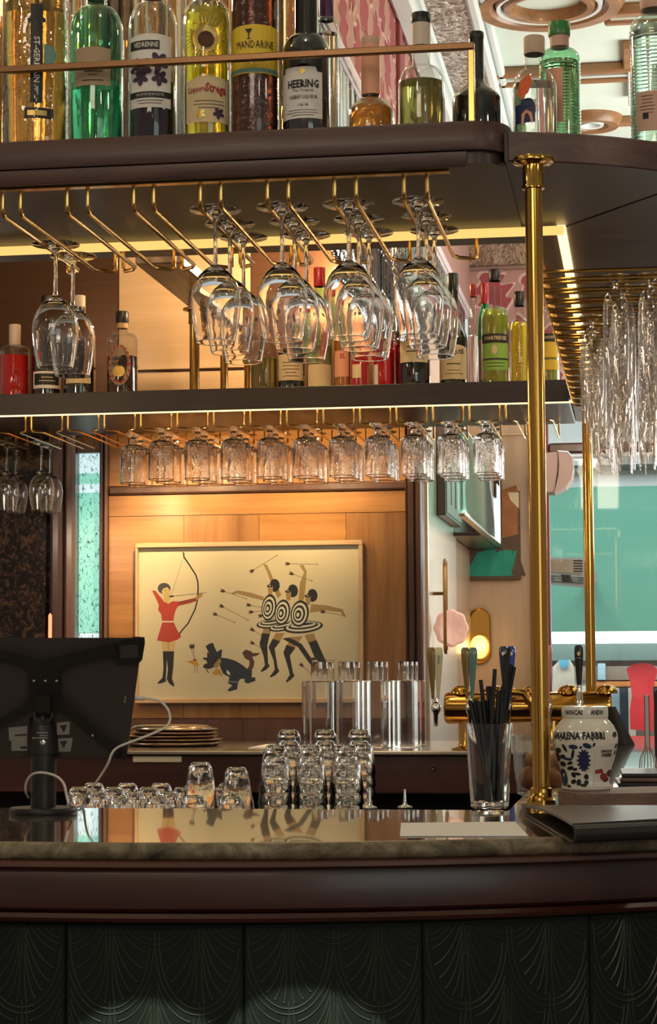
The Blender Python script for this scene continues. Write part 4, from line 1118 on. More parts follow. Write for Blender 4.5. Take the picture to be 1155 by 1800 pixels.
slots = [(5, 36), (118, 154), (235, 270), (352, 388), (470, 507), (588, 626), (710, 751)]
YR0, YR1 = 3.245, 3.735
sx = [(at(a, 368, YR0).x, at(b2, 368, YR0).x) for a, b2 in slots]
fr = thing('glass_rack', 'brass wire glass rack screwed under the front edge of the canopy', 'glass rack', (0, 0, 0))
MB().box((-1.6, YR0 - .008, EYE + .8065), (Xp(790, YR0, 290), YR0 + .010, EYE + .8095)).build('strap', 'brass_rod', fr, smooth=0)
MB().box((-1.6, YR1 + .004, EYE + .8065), (sx[-1][1] + .060, YR1 + .016, EYE + .8095)).build('strap', 'brass_rod', fr, smooth=0)
for k in range(len(sx)):
    nx = sx[k + 1][0] if k + 1 < len(sx) else None
    xm = (sx[k][1] + nx) / 2 if nx else sx[k][1] + .048
    hanger(fr, sx[k][1], nx, YR0, YR1, EYE + .8063, ZR, xm - .008, xm + .008)
hanger(fr, sx[0][0], None, YR0, YR1, EYE + .8063, ZR, sx[0][0] - .03, 0)


def wine_glass(label, group):
    t = thing('wine_glass', label, 'glass', (0, 0, 0), 0, group)
    MB().lathe([(0, .0006), (.030, .0004), (.0430, .0), (.0432, -.001), (.043, -.0018), (.028, -.003), (.012, -.006), (.0052, -.013), (0, -.013)], 28).build('foot', 'glass_stem', t)
    MB().lathe([(0, -.0131), (.0052, -.0131), (.0037, -.024), (.0034, -.060), (.0037, -.082), (.0050, -.092), (0, -.092)], 12).build('stem', 'glass_stem', t)
    prof = [(0, -.0921), (.0050, -.0921), (.009, -.0965), (.018, -.102), (.027, -.111), (.035, -.123), (.0395, -.136), (.0418, -.150), (.0415, -.165), (.0392, -.185), (.0358, -.205), (.0324, -.2222), (.0322, -.2235), (.0318, -.2240), (.0315, -.2235), (.0316, -.2222), (.0350, -.205), (.0384, -.185), (.0407, -.165), (.0410, -.150), (.0386, -.137), (.034, -.1245), (.026, -.1125), (.016, -.1045), (0, -.101)]
    MB().lathe(prof, 40).build('bowl', 'glass', t, smooth=.6)
    return t


wg = None
which = {0: ('end slot near the bronze panel', (3.505, 3.61)), 3: ('fourth slot, above the red capped bottles', (3.285, 3.395, 3.505)), 4: ('fifth slot of the front rack', (3.285, 3.395, 3.505)), 5: ('sixth slot of the front rack', (3.285, 3.395, 3.505)), 6: ('last front slot nearest the tall post', (3.285, 3.395, 3.505))}
which[3] = ('fourth slot of the front rack', which[3][1])
for k, (desc, ys_) in which.items():
    for j, y in enumerate(ys_):
        lb = ('%s large wine glass hanging upside down in the %s' % (('front', 'middle', 'rear')[j] if len(ys_) == 3 else ('front', 'rear')[j], desc))
        if wg is None: o = wg = wine_glass(lb, 'large wine glasses hanging from the front rack')
        else: o = copy_tree(wg); o['label'] = lb
        o.location = ((sx[k][0] + sx[k][1]) / 2 + .002 * j, y, ZR + RRAD + .0018); o.rotation_euler = (0, 0, .3 * j + k)

# back rack with goblets
br = thing('glass_rack', 'brass wire glass rack under the back shelf holding cut goblets', 'glass rack', (0, 0, 0))
ZRB = EYE + .810 - .052
pairs = [50.5 - 64 * 2 + 64.1 * k for k in range(17)]
px_x = [at(q, 757, 6.125).x for q in pairs]
MB().box((-2.2, 6.115, EYE + .8065), (px_x[-1] + .05, 6.127, EYE + .8095)).build('strap', 'brass_rod', br, smooth=0)
pitch = px_x[1] - px_x[0]


def mir(x): return lambda a, b2, c: (a, 12.66 - b2, c)


for k, xm in enumerate(px_x):
    hanger(br, xm - pitch * .33, xm + pitch * .33, 12.66 - 6.62, 12.66 - 6.13, EYE + .8063, ZRB, xm - .0095, xm + .0095, r=.0032, horiz=mir(0))


def goblet(label, group):
    t = thing('goblet', label, 'glass', (0, 0, 0), 0, group)
    MB().lathe([(0, .0006), (.034, 0), (.0345, -.002), (.026, -.005), (.012, -.010), (.008, -.018), (.012, -.026), (.010, -.030), (.014, -.034), (0, -.034)], 20).build('foot', 'glass_stem', t)
    pr = [(0, -.0342), (.014, -.0342), (.027, -.038), (.036, -.046), (.0395, -.058), (.0405, -.075), (.0395, -.120), (.040, -.158), (.0392, -.1595), (.0380, -.157), (.0372, -.120), (.0375, -.075), (.034, -.055), (.022, -.046), (0, -.044)]
    mb = MB(); seg = 28; vs = []; fs = []
    for i, (r, z) in enumerate(pr):
        for j in range(seg):
            a = 2 * PI * j / seg; q = r * (1 + (.022 * (1 if j % 2 else -1) if 2 < i < 6 else 0)); vs.append((q * math.cos(a + (.5 * PI / seg if i in (4,) else 0)), q * math.sin(a), z))
    for k in range(len(pr) - 1):
        for j in range(seg): fs.append((k * seg + j, k * seg + (j + 1) % seg, (k + 1) * seg + (j + 1) % seg, (k + 1) * seg + j))
    mb.add(vs, fs).build('bowl', 'goblet_glass', t, smooth=.35)
    return t


gb = None; GG = 'cut goblets hanging under the back shelf'
for k in range(4, 15):               # slot between pair k and k+1
    i = k - 4
    for j, y in enumerate((6.19, 6.29, 6.39)):
        if i == 0 and j == 0: continue
        lb = '%s cut-glass goblet of the %s hanging file counted from the mirror end' % (('front', 'middle', 'rear')[j], NTH[i])
        if gb is None: o = gb = goblet(lb, GG)
        else: o = copy_tree(gb); o['label'] = lb
        o.location = ((px_x[k + 1 - 1] + px_x[k + 1 - 1 + 1]) / 2 - pitch * .0, y, ZRB + .0032 + .0022); o.rotation_euler = (0, 0, i * .7 + j * .3)

# stemmed glasses hanging at the mirror end
gm = 0
for k in range(0, 2):
    for j, y in enumerate((6.46, 6.56)):
        lb = '%s stemmed glass of the %s file over the antique mirror' % (('front', 'rear')[j], NTH[k])
        o = copy_tree(wg); o['label'] = lb; o['group'] = 'stemmed glasses over the antique mirror'
        o.location = ((px_x[k] + px_x[k + 1]) / 2, y, ZRB + .0032 + .0018)

# side rack with flutes
sr = thing('glass_rack', 'long brass wire glass rack under the side canopy packed with champagne flutes', 'glass rack', (0, 0, 0))
ZS = EYE + .768; n_rows = 19
MB().box((-.196, 3.84, EYE + .8125), (-.184, 5.95, EYE + .8155)).build('strap', 'brass_rod', sr, smooth=0)
rows = [3.885 + .113 * k for k in range(n_rows)]
for k in range(n_rows - 1):
    y0, y1 = rows[k] + .019, rows[k + 1] - .019
    P = [(-.190, y0, EYE + .8123), (-.190, y0, ZS + .010), (-.186, y0, ZS + .002), (-.176, y0, ZS), (.24, y0, ZS)]
    MB().tube(P, .0034, 7).build('hanger_rod', 'brass_rod', sr)
    P = [(-.190, y1, EYE + .8123), (-.190, y1, ZS + .010), (-.186, y1, ZS + .002), (-.176, y1, ZS), (.24, y1, ZS)]
    MB().tube(P, .0034, 7).build('hanger_rod', 'brass_rod', sr)
    MB().box((-.196, y0, ZS + .012), (-.186, y1, ZS + .030)).build('hanger_clip', 'brass_rod', sr, smooth=0)
fl = None; GF = 'champagne flutes hanging from the side rack'


def flute(label, group):
    t = thing('champagne_flute', label, 'glass', (0, 0, 0), 0, group)
    MB().lathe([(0, .0006), (.026, .0003), (.0285, -.001), (.026, -.003), (.012, -.007), (.005, -.013), (.0042, -.020), (.006, -.026), (0, -.026)], 18).build('foot', 'glass_stem', t)
    MB().lathe([(0, -.0261), (.006, -.0261), (.014, -.031), (.021, -.042), (.0245, -.060), (.0255, -.10), (.0245, -.15), (.0225, -.2052), (.0218, -.206), (.0212, -.205), (.0232, -.15), (.0240, -.10), (.022, -.057), (.012, -.040), (0, -.036)], 20).build('bowl', 'flute_glass', t, smooth=.9)
    return t


for k in range(1, n_rows):
    for j, x in enumerate((-.105, -.042, .022, .085)):
        if (j == 0 and k < 5) or (j == 3 and k < 9): continue
        y = rows[k] if k < n_rows else 0
        lb = 'champagne flute hanging %s from the post in the %s row back of the side rack' % (NTH[j], NTH[k - 1])
        if fl is None: o = fl = flute(lb, GF)
        else: o = copy_tree(fl); o['label'] = lb
        o.location = (x + random.Random(k * 7 + j).uniform(-.006, .012), y, ZS + .0034 + .003)


# ================================================================== framed picture
YP = YW - .028
fx0, fx1 = at(237, 1100, YP).x, at(637.5, 1100, YP).x
fz1, fz0 = Z(437, 952, YP), Z(437, 1236, YP)
pic = thing('framed_picture', 'framed print of an archer in red, masked dancers and a top-hatted animal', 'picture', (fx0, YP, fz0))
o3 = Vector(pic.location); FW, FH = fx1 - fx0, fz1 - fz0; fb = .016
for nm, a, b2 in (('frame', (0, 0, 0), (FW, .026, fb)), ('frame', (0, 0, FH - fb), (FW, .026, FH)), ('frame', (0, 0, fb), (fb * .55, .026, FH - fb)), ('frame', (FW - fb * .8, 0, fb), (FW, .026, FH - fb))):
    MB().box(a, b2, c=.002).build('frame_bar', 'frame_wood', pic, smooth=0)
MB().box((.006, .018, .01), (FW - .008, .026, FH - .01)).build('paper', 'art_paper', pic, smooth=0)
MB().box((.006, .0145, .01), (FW - .008, .0155, FH - .01)).build('glazing', 'pane_glass', pic, smooth=0)
YA = YP + .0178


def art(layers, name):
    mb = MB()
    for i, (pts, mt) in enumerate(layers):
        dy = -.00005 * (i + 1); q = [at(220 + u / 2.625, 930 + v / 2.625, YA) - o3 for u, v in pts]
        mb.ngon([(p_.x, .0178 + dy, p_.z) for p_ in q], mt)
    return mb.build(name, 'art_black', pic, smooth=0)


def stroke(pts, w):
    P = [Vector(p_) for p_ in pts]; l, r = [], []
    for i in range(len(P)):
        t = (P[min(i + 1, len(P) - 1)] - P[max(i - 1, 0)]).normalized(); n_ = Vector((-t.y, t.x)) * w / 2; l.append(tuple(P[i] + n_)); r.append(tuple(P[i] - n_))
    return l + r[::-1]


art([([(168, 520), (234, 518), (226, 568), (174, 568)], 'art_skin'), (stroke([(198, 524), (200, 566)], 1.5), 'art_brown'),
     ([(174, 564), (226, 564), (222, 640), (216, 690), (228, 722), (224, 727), (205, 715), (192, 694), (197, 650), (193, 600), (188, 690), (189, 703), (170, 711), (150, 714), (148, 711), (172, 686), (177, 640)], 'art_black'),
     ([(172, 430), (224, 430), (240, 465), (259, 496), (240, 512), (200, 523), (147, 514), (158, 475)], 'art_red'),
     (stroke([(185, 495), (195, 462)], 2), 'art_red_dark'), (stroke([(210, 498), (215, 460)], 2), 'art_red_dark'), (stroke([(232, 490), (226, 462)], 2), 'art_red_dark'),
     ([(124, 284), (141, 284), (152, 300), (168, 318), (178, 334), (200, 345), (216, 333), (247, 334), (295, 330), (325, 317), (332, 330), (300, 342), (247, 354), (234, 372), (226, 400), (223, 427), (171, 427), (166, 392), (152, 374), (156, 352), (140, 315)], 'art_red'),
     ([(247, 335), (325, 317), (332, 330), (300, 342), (247, 353)], 'art_red_dark'),
     ([(170, 424), (223, 424), (223, 431), (170, 431)], 'art_white'), ([(178, 300), (206, 312), (206, 328), (198, 342), (178, 330)], 'art_skin'),
     (ell(180, 274, 30, 26, 16), 'art_grey'), ([(168, 290), (175, 275), (196, 268), (206, 282), (209, 295), (204, 308), (194, 315), (180, 308)], 'art_skin'),
     (stroke([(180, 284), (190, 282)], 2), 'art_black'), ([(322, 318), (342, 298), (360, 292), (356, 310), (338, 322), (330, 330)], 'art_tan')], 'archer_figure')
art([(stroke([(269, 107), (272, 130), (298, 168), (326, 212), (335, 240), (337, 270), (334, 325), (322, 372), (290, 436), (262, 468), (248, 488)], 6.5), 'art_black'), (stroke([(270, 127), (212, 308)], 1.3), 'art_grey'), (stroke([(205, 312), (375, 293)], 2.0), 'art_brown'), ([(200, 308), (222, 305), (226, 312), (202, 317)], 'art_brown')], 'bow')
ARW = [((578, 198), (700, 122)), ((742, 160), (885, 163)), ((760, 203), (862, 240)), ((443, 283), (560, 322)), ((438, 352), (567, 420)), ((408, 390), (505, 431)), ((562, 349), (632, 362)), ((573, 384), (640, 377)), ((617, 402), (650, 396)), ((580, 460), (632, 492)), ((580, 522), (628, 548)), ((905, 380), (1012, 400)), ((808, 622), (862, 672)), ((862, 599), (965, 607)), ((302, 535), (318, 602)), ((312, 533), (322, 602))]
for a, b2 in ARW:
    a, b2 = Vector(a), Vector(b2); t = (b2 - a).normalized(); n_ = Vector((-t.y, t.x))
    art([(stroke([tuple(a), tuple(b2)], 2.0), 'art_brown'), ([tuple(a - n_ * 7 - t * 6), tuple(a + t * 3), tuple(a + n_ * 7 - t * 6), tuple(a + n_ * 7 + t * 12), tuple(a + t * 22), tuple(a - n_ * 7 + t * 12)], 'art_brown'), (ell(b2.x, b2.y, 3.4, 2.4, 8), 'art_brown')], 'arrow')
art([([(540, 570), (556, 556), (578, 562), (590, 572), (625, 572), (605, 586), (586, 590), (597, 612), (592, 640), (575, 658), (560, 648), (572, 632), (574, 608), (552, 596)], 'art_brown'),
     ([(430, 592), (470, 596), (505, 606), (540, 626), (566, 648), (586, 652), (584, 684), (600, 684), (602, 700), (566, 713), (550, 706), (552, 690), (530, 692), (520, 712), (516, 740), (484, 749), (470, 745), (494, 722), (474, 710), (482, 684), (452, 668), (440, 640)], 'art_navy'),
     ([(360, 640), (362, 626), (380, 618), (372, 604), (358, 600), (362, 592), (378, 594), (378, 566), (396, 590), (424, 582), (432, 560), (448, 554), (444, 590), (432, 622), (404, 640), (388, 646)], 'art_black'),
     ([(371, 540), (390, 528), (406, 525), (414, 548), (424, 566), (448, 562), (440, 576), (404, 598), (388, 588), (382, 562)], 'art_navy'),
     ([(408, 628), (436, 594), (444, 610), (430, 638), (412, 642)], 'art_tan'), ([(470, 648), (484, 664), (484, 676), (468, 664)], 'art_white'),
     (stroke([(470, 700), (500, 706), (520, 704)], 2), 'art_white'), (stroke([(500, 622), (520, 640), (526, 664)], 1.6), 'art_grey'), (stroke([(374, 640), (380, 658), (388, 662)], 5), 'art_brown'),
     ([(400, 662), (422, 644), (440, 650), (452, 684), (430, 672), (412, 674)], 'art_gold')], 'animal_figure')
art([([(280, 612), (312, 604), (336, 597), (332, 610), (344, 630), (322, 632), (302, 620)], 'art_gold'), (stroke([(322, 630), (322, 665)], 2), 'art_brown'), (stroke([(330, 630), (336, 664)], 2), 'art_brown'), (ell(320, 606, 7, 4, 8), 'art_red_dark')], 'bird_figure')


def stripes(cx, cy, rx, ry, n=6, ox=-.25, oy=.1):
    out = []
    for k in range(n):
        s_ = 1 - k / n; out.append((ell(cx + rx * ox * (1 - s_), cy + ry * oy * (1 - s_), rx * s_, ry * s_, 18, .15), 'art_black' if k % 2 == 0 else 'art_white'))
    return out


def skirt(cx, cy, rx, ry, a):
    out = []
    for k in range(5):
        s_ = 1 - k * .2; out.append((ell(cx, cy - ry * .55 * (1 - s_), rx * (1 - .12 * k), ry * s_, 20, a), 'art_black' if k % 2 == 0 else 'art_white'))
    return out


def head(x, y):
    return [(ell(x, y, 24, 30, 16), 'art_black'), ([(x - 34, y + 6), (x - 20, y - 14), (x - 8, y - 4), (x - 8, y + 24), (x - 12, y + 44), (x - 30, y + 44), (x - 30, y + 26)], 'art_tan'), ([(x - 38, y + 2), (x - 14, y - 12), (x - 6, y), (x - 14, y + 8), (x - 30, y + 8)], 'art_black'), (ell(x - 22, y, 4, 2.4, 8), 'art_white')]


art([([(490, 294), (520, 283), (580, 294), (638, 312), (646, 332), (580, 316), (515, 298), (496, 303)], 'art_tan'), ([(640, 452), (676, 455), (668, 490), (632, 486)], 'art_tan'),
     ([(632, 480), (668, 484), (656, 540), (660, 620), (668, 632), (650, 650), (628, 660), (626, 654), (645, 628), (640, 590), (620, 530)], 'art_black')] + head(690, 260) + skirt(672, 436, 66, 22, -.12) + stripes(664, 362, 34, 62), 'dancer_figure')
art([([(636, 160), (655, 165), (672, 200), (690, 250), (722, 302), (704, 320), (676, 260), (656, 200)], 'art_tan'), ([(695, 480), (737, 480), (712, 522), (678, 512)], 'art_tan'),
     ([(680, 506), (716, 518), (690, 552), (704, 640), (712, 656), (692, 676), (670, 685), (668, 680), (690, 650), (686, 610), (662, 545)], 'art_black'), ([(725, 505), (757, 500), (815, 530), (862, 600), (864, 636), (836, 600), (798, 545)], 'art_black')] + head(774, 285) + skirt(728, 448, 66, 22, -.22) + stripes(726, 384, 36, 60), 'dancer_figure')
art([([(804, 168), (822, 164), (838, 196), (834, 250), (826, 325), (800, 335), (806, 250), (826, 200)], 'art_tan'), ([(858, 346), (930, 352), (1004, 370), (1019, 406), (1004, 402), (996, 384), (925, 376), (852, 386)], 'art_tan'),
     ([(765, 498), (820, 494), (780, 552), (744, 542)], 'art_tan'), ([(744, 534), (786, 548), (760, 584), (774, 660), (782, 678), (764, 696), (744, 709), (742, 702), (760, 672), (752, 640), (730, 570)], 'art_black'),
     ([(828, 490), (870, 480), (884, 516), (846, 530)], 'art_tan'), ([(846, 524), (883, 512), (918, 590), (955, 676), (944, 680), (905, 626), (876, 596)], 'art_black')] + head(864, 306) + skirt(822, 452, 92, 28, -.10) + stripes(806, 390, 42, 62), 'dancer_figure')

# ================================================================== counter objects
zc_ = zc
# ---- tablet on its stand (seen from behind)
p0 = atz(76, 1430, zc_)
ts = thing('tablet_stand', 'black point-of-sale tablet seen from behind on its pole stand on the counter', 'tablet', (p0.x, p0.y, zc_))
o3 = Vector(ts.location); Yt = p0.y
mm = mpp(76, Yt)
MB().lathe([(0, 0), (58 * mm, 0), (59 * mm, .002), (59 * mm, .007), (57 * mm, .009), (24 * mm, .0095), (0, .0095)], 40).build('base_plate', 'black_plastic', ts)
h_ = lambda py, Y=Yt: Z(76, py, Y) - zc_
MB().lathe([(.0185, .009), (.0185, h_(1326)), (.0215, h_(1325)), (.0218, h_(1262)), (.0195, h_(1258)), (0, h_(1257))], 32).build('pole', 'black_plastic', ts)
mb = MB(); mb.tube([(0.005, -.0215, h_(1258)), (0.005, -.0225, h_(1262)), (0.005, -.0222, h_(1266))], .0035, 8)
mb.tube([(.005 - .013, -.019, h_(1246)), (.005 - .013, -.0205, h_(1260)), (.005 - .008, -.0215, h_(1268)), (.005, -.022, h_(1271)), (.005 + .008, -.0215, h_(1268)), (.005 + .013, -.0205, h_(1260)), (.005 + .013, -.019, h_(1246))], .0022, 8); mb.build('cable_slot', 'tablet_back', ts)
mb = MB()
for (u0_, u1_, py_) in ((-.004, .013, 1287.5), (.001, .012, 1292.5), (-.011, .012, 1296.5)): mb.box((u0_, -.0226, h_(py_ + .7)), (u1_, -.0214, h_(py_ - .9)), 'sticker')
mb.build('lettering', 'sticker', ts, smooth=0, fix=False)
MB().lathe([(0, 0), (.004, 0), (.004, .003), (.002, .004), (0, .004)], 12).build('screw', 'chrome', ts, loc=(.005, -.0185, h_(1304))).rotation_euler = (PI / 2, 0, 0)
# tablet plate: leans towards the room at the top
Yt0, Yt1 = Yt - .062, Yt + .012   # y at the top and at the bottom


def tp(px, py, lift=0.0):         # point on the leaning back face
    t = (py - 1120) / (1332 - 1120.0); return at(px, py, Yt0 + (Yt1 - Yt0) * t - lift) - o3


def plate(mb, pts, l0, l1):
    mb.layers([[tuple(tp(px, py, l0)) for px, py in pts], [tuple(tp(px, py, l1)) for px, py in pts]])


mb = MB(); plate(mb, [(-75, 1127), (-70, 1121), (244, 1121), (250, 1127), (223, 1328), (218, 1332), (-58, 1332), (-63, 1328)], -.009, 0); mb.build('tablet_back', 'tablet_back', ts, smooth=0)
mb = MB(); plate(mb, [(200, 1130), (238, 1119), (254, 1120), (255, 1130), (250, 1160), (242, 1168), (205, 1168), (196, 1158)], -.013, .006); mb.build('corner_clamp', 'black_soft', ts, smooth=0)
mb = MB(); plate(mb, [(210, 1136), (242, 1132), (243, 1155), (212, 1158)], .006, .0075); mb.build('clamp_pad', 'tablet_back', ts, smooth=0)
mb = MB(); plate(mb, [(206, 1312), (222, 1318), (222, 1334), (206, 1334), (198, 1325)], -.013, .006); mb.build('corner_clamp', 'black_soft', ts, smooth=0)
for pts in ([(-60, 1128), (75, 1160), (200, 1130), (206, 1150), (120, 1168), (103, 1180), (103, 1226), (50, 1226), (50, 1180), (36, 1168), (-60, 1146)], [(54, 1224), (100, 1220), (128, 1245), (212, 1318), (206, 1330), (104, 1246), (98, 1250), (50, 1246), (-40, 1300), (-44, 1290), (40, 1240)]):
    mb = MB(); plate(mb, pts, .0005, .012); mb.build('bracket_arm', 'black_soft', ts, smooth=0)
mb = MB(); plate(mb, [(62, 1222), (88, 1222), (88, 1252), (62, 1252)], .010, .03); mb.build('hinge', 'black_plastic', ts, smooth=0)
for px, py in ((60, 1197), (80, 1197), (100, 1197)):
    q = tp(px, py, .012); MB().lathe([(0, 0), (.0022, 0), (.0018, .0012), (0, .0015)], 10).build('screw', 'chrome', ts, loc=q).rotation_euler = (PI / 2, 0, 0)
q = tp(163, 1293, .012); MB().lathe([(0, 0), (.002, 0), (.0016, .0012), (0, .0015)], 10).build('screw', 'chrome', ts, loc=q).rotation_euler = (PI / 2, 0, 0)
for pts in ([(15, 1279), (48, 1276), (48, 1320), (20, 1320), (20, 1302), (16, 1302)], [(100, 1270), (123, 1268), (122, 1291), (100, 1292)], [(100, 1298), (128, 1297), (124, 1321), (98, 1322)]):
    mb = MB(); plate(mb, pts, .0003, .0009); s_ = mb.build('sticker', 'sticker', ts, smooth=0)
    mb = MB()
    if pts[0][0] > 90:
        x0, y0 = pts[0]; plate(mb, [(x0 + 5, y0 + 5), (x0 + 18, y0 + 4), (x0 + 12, y0 + 18)], .0009, .0012)
    else: plate(mb, [(26, 1291), (47, 1290), (47, 1293), (26, 1294)], .0009, .0012); plate(mb, [(36, 1312), (47, 1312), (47, 1316), (36, 1316)], .0009, .0012)
    mb.build('print', 'tablet_back', s_, smooth=0)
mb = MB()
for k in range(6): plate(mb, [(219.5 - (k // 3) * 0 + (k % 2) * 2.0 - .8 - k // 2 * .6, 1224 + k // 2 * 4), (221 + (k % 2) * 2 - .8 - k // 2 * .6, 1224 + k // 2 * 4), (221 + (k % 2) * 2 - .8 - k // 2 * .6, 1227 + k // 2 * 4), (219.5 + (k % 2) * 2 - .8 - k // 2 * .6, 1227 + k // 2 * 4)], .0003, .0008)
mb.build('contact_pins', 'sticker', ts, smooth=0)

# ---- charging cable
cb = thing('charging_cable', 'white charging cable looping from the tablet edge down to the counter', 'cable', (0, 0, 0))
Yq = Yt - .02
pts = [(252, 1227, Yq), (262, 1228, Yq), (280, 1232, Yq), (294, 1245, Yq), (299, 1262, Yq), (294, 1276, Yq - .005), (280, 1284, Yq - .01), (255, 1295, Yq - .015), (225, 1306, Yq - .02), (205, 1315, Yq - .02), (196, 1326, Yq - .02), (190, 1342, Yq - .015), (178, 1362, Yq), (164, 1382, Yq + .01), (153, 1398, Yq + .03)]
P = [at(a, b2, y) for a, b2, y in pts]
P += [atz(146, 1412, zc_ + .004), atz(140, 1417, zc_ + .003), atz(128, 1417, zc_ + .003)]


def smooth_path(P, n=4):
    out = []
    for i in range(len(P) - 1):
        p0, p1, p2, p3 = P[max(i - 1, 0)], P[i], P[i + 1], P[min(i + 2, len(P) - 1)]
        for k in range(n):
            t = k / n; out.append(.5 * ((2 * p1) + (p2 - p0) * t + (2 * p0 - 5 * p1 + 4 * p2 - p3) * t * t + (3 * p1 - p0 - 3 * p2 + p3) * t ** 3))
    return out + [P[-1]]


MB().tube(smooth_path(P), .0018, 8).build('cord', 'cable_white', cb)
a, b2 = at(235, 1226.5, Yq), at(254, 1227.5, Yq)
MB().tube([a, a + (b2 - a) * .08, a + (b2 - a) * .9, b2], .0034, 10, rr=[.003, .0036, .0036, .0022]).build('plug', 'cable_white', cb)
pts = [(130, 1417, Yt - .05), (122, 1413, Yt - .05), (117, 1398, Yt - .05), (113, 1380, Yt - .05), (104, 1368, Yt - .05), (90, 1361, Yt - .05), (70, 1358, Yt - .05), (56, 1362, Yt - .04), (47, 1374, Yt - .03), (45, 1390, Yt - .02), (50, 1402, Yt + .0)]
P = [at(a, b2, y) for a, b2, y in pts]; P[0] = atz(134, 1418, zc_ + .003)
MB().tube(smooth_path(P), .0019, 8).build('cord', 'cable_white', cb)

# ---- glass of straws
p0 = atz(861, 1421, zc_)
sg = thing('straw_glass', 'tall clear tumbler on the counter packed with black straws', 'glass', (p0.x, p0.y, zc_))
mm = mpp(861, p0.y); R1, R2, H = 41.5 * mm, 33 * mm, Z(861, 1272, p0.y) - zc_
MB().lathe([(0, .0005), (R2 * .9, .0005), (R2, .003), (R1, H), (R1 - .0006, H + .0008), (R1 - .0014, H), (R2 - .002, .010), (0, .009)], 36).build('glass_body', 'glass_stem', sg)
GS = 'black drinking straws in the tall tumbler'
tops = [(826, 1231), (838, 1231), (845, 1195), (852, 1231), (858, 1206), (864, 1207), (870, 1176), (876, 1214), (882, 1212), (895, 1139), (889, 1150), (904, 1172), (842, 1233), (834, 1233), (848, 1228), (861, 1215), (884, 1206), (899, 1168)]
smesh = None; rnd = random.Random(5)
for i, (tx, ty) in enumerate(tops):
    a_ = 2 * PI * i / len(tops); rb = (R2 - .0075) * (1.0 if i % 3 else .55)
    t_ = (tx - 861) / 41.5
    bx = -(t_) * .010 + (rnd.uniform(-.3, .9) * .012); bx = max(-.019, min(.019, bx + t_ * .012)); by = (i % 6 - 2.5) * .0062
    bpt = Vector((p0.x + bx, p0.y + by, zc_ + .0108)); yt2 = p0.y + by * 1.1
    tpt = at(tx, ty, yt2); d = tpt - bpt
    rk = sorted(q_[1] for q_ in tops).index(ty)
    lb = 'black drinking straw, ' + ('the %s tallest of those in the tumbler' % ('', 'second', 'third', 'fourth')[rk] if rk < 4 else 'one of the shorter ones standing in the tall tumbler')
    lb = lb.replace('  ', ' ')
    r_ = .0031
    mb = MB(); L_ = d.length; mb.lathe([(r_, 0), (r_, L_), (r_ * .8, L_), (r_ * .8, L_ - .02)], 10)
    o = mb.build('drinking_straw', 'straw_black', None, loc=bpt); o.rotation_euler = d.to_track_quat('Z', 'Y').to_euler()
    tag(o, lb, 'straw', GS)

# ---- paper card, menu folder
q = [atz(px, py, zc_) for px, py in ((703, 1471), (705, 1448), (906, 1446), (929, 1471))]
cdm = MB().prism([(p_.x, p_.y) for p_ in q], zc_ + .0004, zc_ + .0014); cdo = tag(cdm.build('paper_card', 'paper', smooth=0), 'blank white paper card lying on the counter near the straws', 'card')
mn = thing('menu_folder', 'black leather menu folder lying folded at the curved end of the counter', 'menu', (0, 0, 0))
A, B, C_, D = [atz(px, py, zc_ + .012) for px, py in ((917, 1415), (1006, 1466), (1190, 1458), (1190, 1418))]


def quad(a, b2, c, d, z0, z1): return [(a.x, a.y), (b2.x, b2.y), (c.x, c.y), (d.x, d.y)], z0, z1


def slab(mb, pts, zs0, th_): mb.layers([[(p_.x, p_.y, z) for p_, z in zip(pts, zs0)], [(p_.x, p_.y, z + th_) for p_, z in zip(pts, zs0)]])


mb = MB(); E1 = A + (B - A) * .0
n_ = 8; top = []; 
for k in range(n_ + 1):
    t = k / n_; top.append((A + (B - A) * t, D + (C_ - D) * t))
ls = []
zf = [(.008 + .013 * math.sin(PI * min(1, t * 1.05) * .62)) for t in [k / n_ for k in range(n_ + 1)]]
vs = []; fs = []
for k, (l, r) in enumerate(top):
    vs += [(l.x, l.y, zc_ + .004 + zf[k]), (r.x, r.y, zc_ + .006 + zf[k]), (l.x, l.y, zc_ + .001 + zf[k]), (r.x, r.y, zc_ + .003 + zf[k])]
for k in range(n_):
    i, j = 4 * k, 4 * k + 4; fs += [(i, j, j + 1, i + 1), (i + 2, i + 3, j + 3, j + 2), (i, i + 2, j + 2, j), (i + 1, j + 1, j + 3, i + 3)]
fs += [(0, 1, 3, 2), (4 * n_, 4 * n_ + 2, 4 * n_ + 3, 4 * n_ + 1)]
mb.add(vs, fs).build('top_cover', 'black_leather', mn)
B2 = B + (A - B) * .04
prof = [(0, .023), (-.004, .022), (-.0075, .018), (-.0085, .012), (-.007, .006), (-.003, .002), (.002, .001), (.002, .004), (-.003, .006), (-.0045, .012), (-.003, .018), (0, .020)]
e = (C_ - B).normalized(); nn = Vector((-e.y, e.x)); ls = []
for s_ in (0, .25, .5, .75, 1.0):
    c = B + (C_ - B) * s_ ; ls.append([(c.x + nn.x * u, c.y + nn.y * u, zc_ + z) for u, z in prof])
MB().layers(ls).build('spine_fold', 'black_leather', mn)
mb = MB(); A3 = A + Vector((.004, .002, 0)); slab(mb, [A + (B - A) * .1, B, C_, D], [zc_ + .0008] * 4, .003); mb.build('bottom_cover', 'black_leather', mn, smooth=0)

